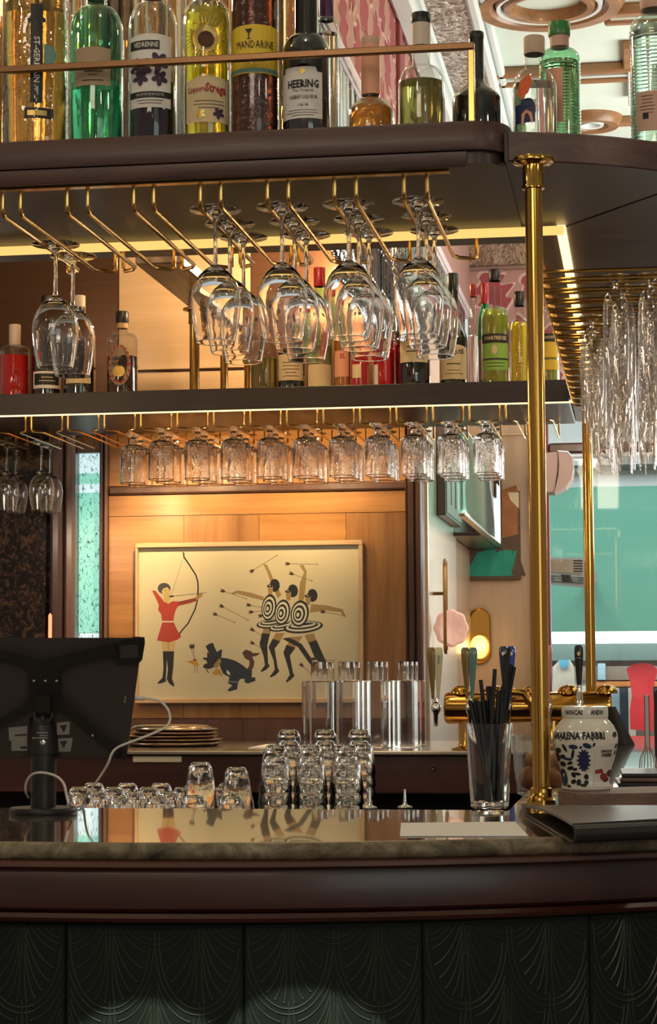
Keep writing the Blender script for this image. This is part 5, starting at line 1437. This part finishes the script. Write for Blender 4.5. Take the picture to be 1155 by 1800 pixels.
# ---- wooden board with jar
cA, cB, cC, cD = (-.101, 3.085), (.26, 3.20), (.20, 3.44), (-.150, 3.315)
cD = (-.136, 3.178)
bdp = [(-.101, 3.085), (.30, 3.235), (.235, 3.42), (-.115, 3.245), (-.134, 3.172)]
wbd = tag(MB().layers([[(x, y, z) for x, y in bdp] for z in (zc_ + .0005, zc_ + .0205)]).build('serving_board', 'board_wood', smooth=0), 'dark wooden serving board under the ornate jar', 'board')
zj0 = zc_ + .0208
jx, jy = at(1030, 1380, 3.205).x, 3.205
jar = thing('cherry_jar', 'white ornate ceramic jar with blue-black floral decoration and lettering', 'jar', (jx, jy, zj0), -math.atan2(jx, jy))
mm = mpp(1030, jy)
JY = lambda py: Z(1030, py, jy) - zj0
jp = [(0, 0), (.037, 0), (.0385, .003), (40.5 * mm, JY(1374)), (45 * mm, JY(1350)), (52 * mm, JY(1325)), (56 * mm, JY(1308)), (57 * mm, JY(1298)), (55.5 * mm, JY(1288)), (50 * mm, JY(1276)), (42 * mm, JY(1267)), (38.5 * mm, JY(1262)), (37.5 * mm, JY(1258))]
MB().lathe(jp, 40).build('jar_body', 'ceramic', jar, smooth=1.2)
MB().lathe([(37.5 * mm, JY(1262)), (40 * mm, JY(1261)), (40.5 * mm, JY(1259)), (40.5 * mm, JY(1244)), (39.5 * mm, JY(1242)), (30 * mm, JY(1241)), (0, JY(1241))], 40).build('lid', 'ceramic', jar)


def jr(z):
    pr = jp
    for (r0, z0), (r1, z1) in zip(pr, pr[1:]):
        if z0 <= z <= z1 and z1 > z0: return r0 + (r1 - r0) * (z - z0) / (z1 - z0)
    return pr[-1][0]


def jmap(off):
    def f(u, z):
        r = jr(z) + off; a_ = u / .047; return (r * math.sin(a_), -r * math.cos(a_), z)
    return f


def juz(px, py):
    z = Z(1030, py, jy - .047) - zj0; r = jr(z); return (.047 * math.asin(max(-.97, min(.97, (px - 1030) * mpp(1030, jy - .047) / r))), z)


mb = MB(); jm = jmap(.0007); jm2 = jmap(.0012)
u, z = juz(1015, 1294); put_text(mb, 'AMARENA FABBRI', .0150, jm, u - .002, z, 'ink', 0, .04, .74)
for x0_, x1_ in ((974, 988), (996, 1044)): put_poly(mb, [juz(*q) for q in ((x0_, 1300.5), (x1_, 1300.5), (x1_, 1303), (x0_, 1303))], jm, 'ink_soft')
u, z = juz(1067, 1321); put_text(mb, 'AMARENA', .0062, jm2, u, z, 'ink', 0, .02, .8)
u, z = juz(1067, 1328); put_text(mb, 'FABBRI', .0080, jm2, u, z, 'ink', 0, .03, .85)
for k in range(12):               # lid lettering
    pass
lm_ = cyl(40.5 * mm + .0006)
put_text(mb, 'NOICAI', .0105, lm_, -.019, JY(1252), 'ink', 0, .03, .85); put_text(mb, 'ANDIO', .0105, lm_, .021, JY(1252), 'ink', 0, .03, .7)
for cx, cy, rx, ry, a_ in ((1027, 1337, 9, 17, 0), (992, 1368, 6.5, 16, -.15), (1009, 1313, 8, 4, .1), (1008, 1326, 2.5, 9, .15), (1033, 1311, 8, 4.5, .35), (994, 1315, 2.5, 8, -.5), (983, 1320, 5, 5, 0), (982, 1332, 4, 8, -.3), (991, 1331, 5, 4, .3), (1000, 1335, 7, 2.6, .1), (991, 1344, 5.5, 4.5, .6), (1003, 1342, 5, 3, -.4), (1004, 1351, 6, 3.5, -.2), (1012, 1353, 4, 2.5, -.4), (1009, 1363, 3.5, 5.5, -.4), (1016, 1361, 6, 2.5, .2), (1009, 1375, 5, 4, -.6), (1018, 1376, 4, 6, .2), (1031, 1366, 4, 5, 0), (1031, 1376, 4, 4, 0), (1001, 1383, 3.5, 2.5, 0), (1026, 1381, 6, 3, 0), (1081, 1292, 3.6, 5, 0), (1084, 1312, 2, 5, .4), (1082, 1324, 2, 5, .3), (1022, 1314, 2, 3, .5), (1045, 1309, 2, 4, .4)):
    fm = MB(); put_poly(fm, [juz(*q) for q in ell(cx, cy, rx, ry, 12, a_)], jm, 'label_blue' if rx > 6 else 'ink'); fm.build('floral_motif', 'ink', jar, smooth=0, fix=False)
for k in range(14):
    a_ = k * PI / 7; fm = MB(); put_poly(fm, [juz(*q) for q in ell(1027 + 10 * math.cos(a_), 1337 + 17.5 * math.sin(a_), 2.6, 2, 8, a_)], jm, 'label_blue'); fm.build('floral_motif', 'label_blue', jar, smooth=0, fix=False)
for cx, cy, r, mt in ((1060, 1366, 6, 'label_red'), (1072, 1361, 6.5, 'art_brown'), (1063, 1371, 5, 'art_brown')):
    fm = MB(); put_poly(fm, [juz(*q) for q in ell(cx, cy, r, r, 12)], jm2, mt); fm.build('cherry_motif', mt, jar, smooth=0, fix=False)
fm = MB(); put_poly(fm, [juz(*q) for q in ((1046, 1354), (1058, 1352), (1060, 1360), (1046, 1361))], jm2, 'label_red'); fm.build('cherry_motif', 'label_red', jar, smooth=0, fix=False)
lb_ = MB(); us = [juz(1043, 1350)[0], juz(1082, 1350)[0]]
vs_ = []; fs_ = []
for iz in range(9):
    for iu in range(9):
        py_ = 1384 - 72 * iz / 8; xa_, xb_ = 1045 - 2.5 * math.sin(iz * .8), 1080 - 6 * (1 - iz / 8); vs_.append(jmap(.0005)(*juz(xa_ + (xb_ - xa_) * iu / 8, py_)))
        if iz and iu: fs_.append((9 * iz + iu - 10, 9 * iz + iu - 9, 9 * iz + iu, 9 * iz + iu - 1))
lb_.add(vs_, fs_, 'label_white')
lab_ = lb_.build('label', 'label_white', jar, smooth=0)
mb.build('lettering', 'ink', lab_, smooth=0, fix=False)

# ---- glass bowl of onions behind the post
bx_, by_ = at(955, 1340, 3.36).x, 3.36
bw = thing('glass_bowl', 'clear glass bowl on the counter behind the post holding brown rounded pieces', 'bowl', (bx_, by_, zc_))
mm = mpp(955, by_); H = Z(955, 1292, by_) - zc_
MB().lathe([(0, .002), (40 * mm, .002), (46 * mm, .006), (52 * mm, H * .5), (54 * mm, H), (53 * mm, H + .0008), (51.5 * mm, H), (49 * mm, H * .5), (43 * mm, .012), (0, .010)], 36).build('glass_body', 'bottle_glass', bw)
om = None
for i, (dx, dy, dz, r) in enumerate(((-.022, -.012, .0315, .0195), (.014, -.018, .0305, .0170), (-.002, .018, .031, .019), (.023, .014, .0295, .0160), (-.012, -.002, .058, .0185), (.018, .002, .056, .0175))):
    mb = MB(); mb.lathe([(0, -r * .92), (r * .4, -r * .86), (r * .8, -r * .55), (r, 0), (r * .85, r * .5), (r * .45, r * .85), (.003, r * 1.0), (.0015, r * 1.2), (0, r * 1.22)], 16)
    o = tag(mb.build('onion', 'onion', loc=(bx_ + dx, by_ + dy, zc_ + dz - .001)), 'brown rounded piece, ' + ('lower ' if i < 4 else 'upper ') + ('nearest the straws', 'nearest the counter edge', 'at the rear', 'nearest the jar', 'toward the straws', 'toward the jar')[i] + ' in the glass bowl', 'food', 'brown pieces in the glass bowl')
    o.rotation_euler = (.2 * i, .15 * i, i)

# ---- leather menus stacked on the side counter, bar tools
GMn = 'stacked menus on the side counter'
for i in range(4):
    q0 = at(1084 + 3 * i, 1380 - 10 * i, 3.55)
    o = tag(MB().box((0, 0, 0), (.34, .20, .0065), c=.0015).build('menu_folder', 'black_leather' if i % 2 else 'board_wood', loc=(q0.x, 3.50 + .01 * i, zc_ + .0005 + .0075 * i), smooth=0), 'closed menu folder, %s from the bottom of the stack behind the jar' % NTH[i], 'menu', GMn)
    o.rotation_euler = (0, 0, (-.03, .05, -.02, .03)[i])
cx_, cy_ = at(1149, 1300, 4.05).x, 4.05
ch = thing('tool_holder', 'black holder with chrome whisk on the side counter at the frame edge', 'bar tool', (cx_, cy_, zc_))
H = Z(1146, 1222, cy_) - zc_
MB().box((.002, .024, 0), (.05, .07, H + .01), c=.003).build('holder', 'black_plastic', ch, smooth=0)
mb = MB(); mb.tube([(-.012, 0, .055), (-.012, 0, H)], .005, 8); mb.build('whisk_handle', 'chrome', ch)
for k in range(8):
    a_ = PI * k / 8; mb = MB(); r_ = .019
    mb.tube([(-.012 + .004 * math.cos(a_), .004 * math.sin(a_), .058), (-.012 + r_ * .8 * math.cos(a_), r_ * .8 * math.sin(a_), .035), (-.012 + r_ * math.cos(a_), r_ * math.sin(a_), .0015)], .0009, 5); mb.build('wire', 'chrome', ch)
# white paper at the side counter, dark cloth draped at the tap end
q = at(1075, 1250, 5.75)
cl = MB(); rows_ = []
for k in range(9):
    t = k / 8; w_ = .012 + .024 * t; rows_.append([(q.x - .004 + .022 * t + w_ * math.cos(a_) * (1 + .30 * math.sin(4 * a_ + t)), 5.78 + .04 * math.sin(a_), zc_ + .105 * (1 - t) + .0006) for a_ in [2 * PI * j / 20 for j in range(20)]])
cl.layers(rows_); tag(cl.build('folded_cloth', 'cloth_black', smooth=.9), 'black cloth draped over the end of the brass tap pipe', 'cloth')

# ---- pourers of the bottles in the speed rail
for i, (px, py) in enumerate(((650, 1418), (712, 1417))):
    q = at(px, py, 3.16)
    t = thing('bottle_pourer', ('chrome pourer spout peeping over the counter beside the stacked tumblers', 'chrome pourer spout standing alone over the dark recess')[i], 'pourer', (q.x, q.y, q.z - .004), 0, 'pourer spouts behind the counter')
    MB().lathe([(.006, -.02), (.006, -.001), (.0105, 0), (.0115, .002), (.0105, .004), (.004, .006), (.0028, .010), (.0018, .030), (.0009, .030)], 16).build('spout', 'chrome', t)
    MB().lathe([(0, -.30), (.025, -.30), (.0255, -.29), (.0255, -.12), (.022, -.09), (.013, -.07), (.0125, -.021), (0, -.021)], 20).build('bottle', 'dark_glass', t)

# ---- tumblers on the work bench
zbn = .9655


def tumbler_mesh(name, R1, R2, H):
    return MB().lathe([(R1, 0.0), (R1 + .0006, .002), (R1 - (R1 - R2) * .55, H * .55), (R2, H - .012), (R2 - .006, H - .002), (R2 - .010, H), (R2 * .55, H - .0012), (R2 * .5, H - .006), (0, H - .006), (0, H - .016), (R2 * .7, H - .0155), (R2 - .0010, H - .017), (R1 - .0015, .002), (R1, 0)], 24).build(name, 'tumbler_glass', None, smooth=.6)


tmb = tumbler_mesh('tumbler', .035, .0240, .095); tmesh2 = tmb.data; bpy.data.objects.remove(tmb)
GT2 = 'upturned tumblers on the work bench'
tmsh = bpy.data.meshes
n = 0
for r_i, (Yr, x0, cnt, dx) in enumerate(((4.02, 146, 5, 65), (4.16, 172, 5, 63), (4.32, 140, 5, 61), (4.48, 165, 5, 59))):
    for k in range(cnt):
        px = x0 + dx * k
        o = link('tumbler', tmesh2, None, (at(px, 1400, Yr).x, Yr, zbn)); o.rotation_euler = (0, 0, n * .9)
        tag(o, 'upturned tumbler, %s along the %s row of the crowd beside the tablet' % (NTH[k], ('front', 'second', 'third', 'rear')[r_i]), 'glass', GT2); n += 1
for i, (px, py, a_) in enumerate(((352, 1392, -.16), (416, 1392, -.22))):
    o = link('tumbler', tmesh2, None, (at(px, 1392, 4.09).x, 4.09, zbn + .0985)); o.rotation_euler = (0, (.16, .20)[i] * 0 + (.0, .0)[i], .4)
    o.location.z = zbn + .0985 - (.035, .045)[i]; o.location.y = 4.09
    tag(o, ('upturned tumbler raised on others, nearer the tablet', 'upturned tumbler raised on others, nearer the nested stacks')[i], 'glass', GT2)
for r_i, (Yr, pxs, cnt) in enumerate(((4.10, (484, 546, 609), 5), (4.32, (508, 572, 632), 6))):
    for c_i, px in enumerate(pxs):
        for k in range(cnt):
            o = link('tumbler', tmesh2, None, (at(px, 1400, Yr).x, Yr, zbn + .0245 * k)); o.rotation_euler = (0, 0, k)
            tag(o, 'nested tumbler, %s from the bottom of the %s %s stack' % (NTH[k], NTH[c_i], ('front', 'rear')[r_i]), 'glass', 'nested tumblers in tall stacks')

# ---- decanters on the back counter
GD = 'square water decanters on the back counter'


def decanter(label):
    t = thing('decanter', label, 'decanter', (0, 0, 0), 0, GD)
    w_, h2, c = .0385, .200, .006
    def sq(w, z, c=c): return [(x, y, z) for x, y in ((-w + c, -w), (w - c, -w), (w, -w + c), (w, w - c), (w - c, w), (-w + c, w), (-w, w - c), (-w, -w + c))]
    MB().layers([sq(w_ - .003, .0004), sq(w_, .004), sq(w_, h2 - .004), sq(w_ - .004, h2)]).build('glass_body', 'decanter_glass', t, smooth=0)
    MB().lathe([(.0172, h2 + .0003), (.0172, h2 + .056), (.0165, h2 + .057), (.0155, h2 + .056), (.0155, h2 + .0008), (.0172, h2 + .0003)], 24).build('neck', 'glass_stem', t)
    return t


dc = None
for j, y in enumerate((6.10, 6.19, 6.28)):
    for k, px in enumerate((557, 605, 655, 709)):
        lb = '%s row clear square decanter, %s from the picture side' % (('front', 'middle', 'rear')[j], NTH[k])
        if dc is None: o = dc = decanter(lb)
        else: o = copy_tree(dc); o['label'] = lb
        x = at(px, 1250, 6.10).x; o.location = (x + .004 * j, y, zb); o.rotation_euler = (0, 0, .05 * ((k * 3 + j) % 3 - 1))

# ---- trays
GTr = 'metal trays stacked on the back counter'
trm = None
for k in range(6):
    wx = (.155, .150, .146, .141, .136, .128)[k]
    mb = MB().lathe([(0, .003), (.118, .003), (.140, .004), (.155, .0125), (.1585, .0125), (.158, .0110), (.142, .0015), (.12, 0.0), (0, 0)], 40, sx=wx / .158, sy=.75 * wx / .158)
    q = at(302, 1300, 6.2)
    o = tag(mb.build('serving_tray', 'tray_metal', loc=(q.x + .006 * math.sin(k * 2.1), 6.22, zb + .0008 + .0105 * k)), 'round-cornered metal serving tray, %s from the bottom of the stack' % NTH[k], 'tray', GTr)
    if k == 5: o.rotation_euler = (PI, 0, 0); o.location.z += .0132

# ---- beer tap tower
YTp = 5.915
zt0 = Z(930, 1244, YTp); xt0, xt1 = at(782, 1244, YTp).x, at(1076, 1244, YTp).x
tt = thing('beer_tap_tower', 'gleaming brass beer tap tower with horizontal pipe on the back counter', 'beer tap', ((xt0 + xt1) / 2, YTp, zb))
o3 = Vector(tt.location); rz_ = 28 * mpp(930, YTp)
hz = zt0 - zb; hx = (xt1 - xt0) / 2
MB().tube([(-hx, 0, hz), (-hx + .004, 0, hz), (-hx + .012, 0, hz), (hx - .012, 0, hz), (hx - .004, 0, hz), (hx, 0, hz)], rz_, 28, rr=[rz_ * .8, rz_ * .95, rz_, rz_, rz_ * .95, rz_ * .8]).build('pipe', 'brass', tt)
for x in (-hx + .07, hx - .17):
    MB().lathe([(.052, 0), (.052, .006), (.034, .012), (.030, .02), (.030, hz - rz_ * .8)], 24).build('column', 'brass', tt, loc=(x, 0, 0))
for px in (813, 868, 938, 1000, 1066):
    q = at(px, 1216, YTp) - o3; MB().lathe([(.034, 0), (.033, .008), (.026, .018), (.014, .024), (0, .026)], 20).build('dome_cap', 'brass', tt, loc=(q.x, .0, hz + rz_ - .006))
# curved spout arm
q1, q2 = at(905, 1216, YTp - .06) - o3, at(944, 1300, YTp - .06) - o3
MB().tube([q1 + (q2 - q1) * 0 + Vector((-.01, 0, 0)), Vector((q1.x + .025, q1.y, q1.z - .004)), Vector((q1.x + .046, q1.y, q1.z - .030)), Vector((q2.x - .006, q1.y, q1.z - .075)), Vector((q2.x, q1.y, max(q2.z, .004)))], .0115, 14).build('curved_arm', 'brass', tt)


def tap(px, ytop, mats, chrome_only=False, Yp=YTp - .052, w=.013):
    q = at(px, 1248, Yp) - o3; zt2 = at(px, ytop, Yp).z - o3.z
    MB().tube([(q.x, .0 - rz_ * .4 + (-.0), hz), (q.x, -.044, hz)], .014, 14).build('shank', 'chrome', tt)
    f = MB(); f.lathe([(0, -.052), (.0065, -.052), (.0070, -.02), (.011, -.012), (.0135, 0), (.012, .010), (.008, .014), (.010, .018), (.0075, .024), (.0055, .030), (0, .030)], 16); fa = f.build('faucet', 'chrome', tt, loc=(q.x, -.054, hz))
    for i, mt in enumerate(mats):
        dx = (i - (len(mats) - 1) / 2) * .0165; zb2 = hz + .026
        hgt = zt2 - zb2; hb = MB()
        prof = [(.0045, 0), (.0050, hgt * .12), (.0075, hgt * .35), (.0105, hgt * .62), (.0125, hgt * .85), (.0120, hgt * .95), (.008, hgt)]
        ls = [[(r * sx_, y * .7 * r, z) for sx_, y in ((-.55, -1), (.55, -1), (1, -.5), (1, .5), (.55, 1), (-.55, 1), (-1, .5), (-1, -.5))] for r, z in prof]
        hb.layers(ls); hn = hb.build('tap_handle', mt, tt, loc=(q.x + dx * .9, -.054, zb2)); hn.rotation_euler = (0, .05 * (i - (len(mats) - 1) / 2), 0)
        if mt in ('tap_navy', 'tap_blue'):
            b_ = MB(); put_poly(b_, ell(0, hgt * .86, .0055, .0055, 12), flat(-.0095), 'label_white'); b_.build('badge', 'label_white', hn, smooth=0)
        if mt == 'cap_black':
            b_ = MB(); put_poly(b_, ell(0, hgt * .84, .0045, .006, 10), flat(-.0098), 'label_cream'); put_poly(b_, [(-.007, hgt * .755), (.007, hgt * .755), (.007, hgt * .765), (-.007, hgt * .765)], flat(-.0098), 'label_beige'); b_.build('badge', 'label_cream', hn, smooth=0)
        if mt == 'tap_cream':
            b_ = MB(); put_text(b_, 'BIRRA', .0095, flat(-.0094), 0, hgt * .76, 'label_gold' if mt == 'tap_gold' else 'tap_teal', -PI / 2, .01, .9); b_.build('lettering', 'label_gold', hn, smooth=0, fix=False)


tap(766, 1138, ['tap_gold', 'tap_cream'])
tap(826, 1138, ['tap_gold', 'tap_teal'])
tap(893, 1136, ['tap_navy', 'tap_blue'])
tap(964, 1134, ['tap_pink'])
tap(1019, 1134, ['cap_black'])
q = at(1019, 1210, YTp - .052) - o3
MB().lathe([(.011, 0), (.0115, .030), (.0095, .034), (.0095, .05), (.007, .055), (.0075, .075)], 18).build('handle_socket', 'chrome', tt, loc=(q.x, -.072, hz - .01))

# ================================================================== pieces on the side and far walls
# framed picture on the side wall
z0, z1 = atx(766, 905, XS).z, 2.18
ya, yb = atx(769, 900, XS + .03).y, atx(803, 900, XS + .03).y
ya, yb = 7.25, 7.86
spx = thing('framed_picture', 'white framed picture on the side wall seen almost edge on', 'picture', (XS + .0135, ya, Z(769, 906, 7.25)))
hh = .36
MB().box((0, 0, 0), (.032, yb - ya, hh), c=.002).build('frame', 'brown_pale', spx, smooth=0)
MB().box((.033, .012, .012), (.0345, yb - ya - .012, hh - .012)).build('paper', 'paper', spx, smooth=0)
for k, (a, b2, w_) in enumerate(((.16, .19, .05), (.33, .37, .06), (.47, .49, .03))):
    MB().box((.0346, a, .05), (.0350, b2, hh - .06 - .03 * k)).build('brush_stroke', 'ink_soft', spx, smooth=0)
# mirror bar with pink stone lamp
q = atx(780, 1100, XS + .03)
ya = 7.06
lp = thing('wall_lamp', 'pink stone disc wall lamp on a slim brass loop on the side wall', 'lamp', (XS + .013, ya, Z(780, 1104, ya)))
fluted([(0, 0), (.052, 0), (.063, .008), (.064, .018), (.056, .024), (.030, .020), (.012, .014), (0, .014)], 8, .045, 48, 1).build('shade', 'pink_stone', lp, loc=(.055, .03, 0)).rotation_euler = (PI / 2, 0, .55)
zz0, zz1 = -.085, .235
loop = [(.045, -.03 * 0 + .022 * math.cos(a_), (zz1 - .025) + .025 * math.sin(a_)) for a_ in [PI * k / 10 for k in range(11)]]
loop = [(.045, .022, zz0 + .02)] + loop + [(.045, -.022, zz0 + .02)] + [(.045, -.022 * math.cos(a_), zz0 + .02 - .02 * math.sin(a_)) for a_ in [PI * k / 8 for k in range(1, 8)]] + [(.045, .022, zz0 + .02)]
MB().tube(loop, .006, 8).build('brass_loop', 'brass_dark', lp)
MB().tube([(0, 0.02, .12), (.045, 0.02, .12)], .006, 8).build('arm', 'brass_dark', lp)
# reeded glass cabinet along the side wall
xg0, xg1, yg0, yg1 = -.615, -.597, 6.95, YF - .036
cbn = thing('glass_cabinet', 'hanging cabinet with reeded glass front tinted mint for its reflection above the abstract painting', 'cabinet', (xg0, yg0, EYE))
zlo, zhi = .535, .83
MB().box((-.004, 0, zlo), (.022, yg1 - yg0, zlo + .012), c=.003).build('bottom_rail', 'steel', cbn, smooth=0)
MB().box((-.004, 0, zhi), (.022, yg1 - yg0, zhi + .012), c=.003).build('top_rail', 'steel', cbn, smooth=0)
MB().box((-.118, .95, zlo - .004), (-.005, yg1 - yg0, zlo + .010), c=.003).build('bottom_shelf', 'brown_frame', cbn, smooth=0)
MB().box((-.118, .95, zlo + .011), (-.105, yg1 - yg0, zhi), c=.003).build('back_panel', 'brown_pale', cbn, smooth=0)
MB().box((-.004, yg1 - yg0 - .02, zlo + .0125), (.022, yg1 - yg0, zhi - .0005), c=.003).build('end_stile', 'brown_pale', cbn, smooth=0)
for k in range(52):
    y0 = .02 + .034 * k; MB().tube([(.009, y0, zlo + .0125), (.009, y0, zhi - .0005)], .0165, 8, cap=False).build('reeded_rib', 'fluted_pane', cbn)
# abstract painting
z0, z1 = Z(860, 1020, YF), Z(860, 865, YF)
x0, x1 = Xp(812, YF), Xp(916, YF)
ap = thing('abstract_painting', 'unframed abstract painting in rust brown and emerald green on the far wall', 'painting', (x0, YF - .03, z0))
Wd, Hd = x1 - x0, z1 - z0
MB().box((0, 0, 0), (Wd, .029, Hd), c=.002).build('canvas', 'paint_dark', ap, smooth=0)
rnd = random.Random(11)
for k in range(11):
    x = Wd * (.05 + .088 * k); h = Hd * rnd.uniform(.20, .34); sl = .06
    MB().layers([[(x, -.0012 - .0001 * k, Hd * .05), (x + .04, -.0012 - .0001 * k, Hd * .04), (min(x + .04 + sl, Wd - .004), -.0012 - .0001 * k, Hd * .04 + h), (min(x + sl, Wd - .01), -.0012 - .0001 * k, Hd * .06 + h)], [(x, -.0002, Hd * .05), (x + .04, -.0002, Hd * .04), (min(x + .04 + sl, Wd - .004), -.0002, Hd * .04 + h), (min(x + sl, Wd - .01), -.0002, Hd * .06 + h)]]).build('brush_stroke', 'paint_green' if x + .04 + sl < Wd + .05 else 'paint_dark', ap, smooth=0)
for k in range(6):
    zc2 = Hd * (.46 + .085 * k)
    put = MB(); put.layers([[(Wd * .62, y, zc2), (Wd * .97, y, zc2 + .02), (Wd * .95, y, zc2 + .07), (Wd * .66, y, zc2 + .045)] for y in (-.0012 - .0001 * k, -.0002)]); put.build('brush_stroke', 'paint_rust', ap, smooth=0)
put = MB(); put.layers([[(Wd * .84, y, Hd * .90), (Wd * .985, y, Hd * .80), (Wd * .985, y, Hd * .985), (Wd * .80, y, Hd * .985)] for y in (-.002, -.0002)]); put.build('brush_stroke', 'label_cream', ap, smooth=0)
# oval sconce
z0, z1 = Z(843, 1167, YF), Z(843, 1069, YF); xc_ = Xp(843, YF); r_ = 19 * mpp(843, YF)
sc_ = thing('wall_sconce', 'oval gold wall sconce with a glowing yellow globe on the far wall', 'lamp', (xc_, YF, z0))
Hs_ = z1 - z0
ov = [(r_ * math.sin(a_), r_ + -r_ * math.cos(a_)) for a_ in [-PI / 2 + PI * k / 14 for k in range(15)]] + [(-r_ * math.sin(a_), Hs_ - r_ + r_ * math.cos(a_)) for a_ in [-PI / 2 + PI * k / 14 for k in range(15)]]
MB().layers([[(x * s_, y, Hs_ / 2 + (z - Hs_ / 2) * (1 - (1 - s_) * .4)) for x, z in ov] for y, s_ in ((0, 1), (-.014, 1), (-.018, .94), (-.014, .86))]).build('back_plate', 'brass', sc_)
mb = MB(); rb = .040
mb.lathe([(rb * math.sin(PI * k / 12), -rb * math.cos(PI * k / 12) * 1.25) for k in range(13)], 20); mb.build('globe', 'bulb', sc_, loc=(0, -.055, Hs_ * .30))
lamp('sconce_light', 'POINT', (xc_, YF - .14, z0 + Hs_ * .3), 0.3, (1, .7, .3), .03)
# loudspeaker by the window
YK = 8.45
q = at(985, 831, YK); mm = mpp(985, YK)
spk = thing('wall_speaker', 'round-fronted beige loudspeaker with pale rim mounted beside the window', 'loudspeaker', (q.x, q.y, q.z))
MB().layers([[(x * mm, y, z * mm) for x, z in ((-40, 32), (-2, 35), (-4, 0), (-10, -36), (-40, -36))] for y in (-.06, .10)]).build('cabinet', 'speaker_beige', spk, smooth=0)
MB().layers([[(x * mm, y, z * mm) for x, z in ((-2, 36), (14, 34), (22, 24), (24, 6), (20, -14), (10, -28), (-10, -37), (-3, -10), (-1, 10))] for y in (-.065, .105)]).build('rim', 'speaker_beige', spk, smooth=0)
MB().layers([[(x * mm, y, z * mm) for x, z in ((-3, 37), (15, 35), (23, 26), (21, 25), (14, 33), (-3, 35))] for y in (-.068, .108)]).build('edge_strip', 'street_white', spk, smooth=0)
MB().box((-20 * mm, .1, -6 * mm), (-10 * mm, YF - .03 - q.y - .002, 6 * mm)).build('bracket', 'speaker_beige', spk, smooth=0)

# loose ends: the slim red lamp beside the pilaster
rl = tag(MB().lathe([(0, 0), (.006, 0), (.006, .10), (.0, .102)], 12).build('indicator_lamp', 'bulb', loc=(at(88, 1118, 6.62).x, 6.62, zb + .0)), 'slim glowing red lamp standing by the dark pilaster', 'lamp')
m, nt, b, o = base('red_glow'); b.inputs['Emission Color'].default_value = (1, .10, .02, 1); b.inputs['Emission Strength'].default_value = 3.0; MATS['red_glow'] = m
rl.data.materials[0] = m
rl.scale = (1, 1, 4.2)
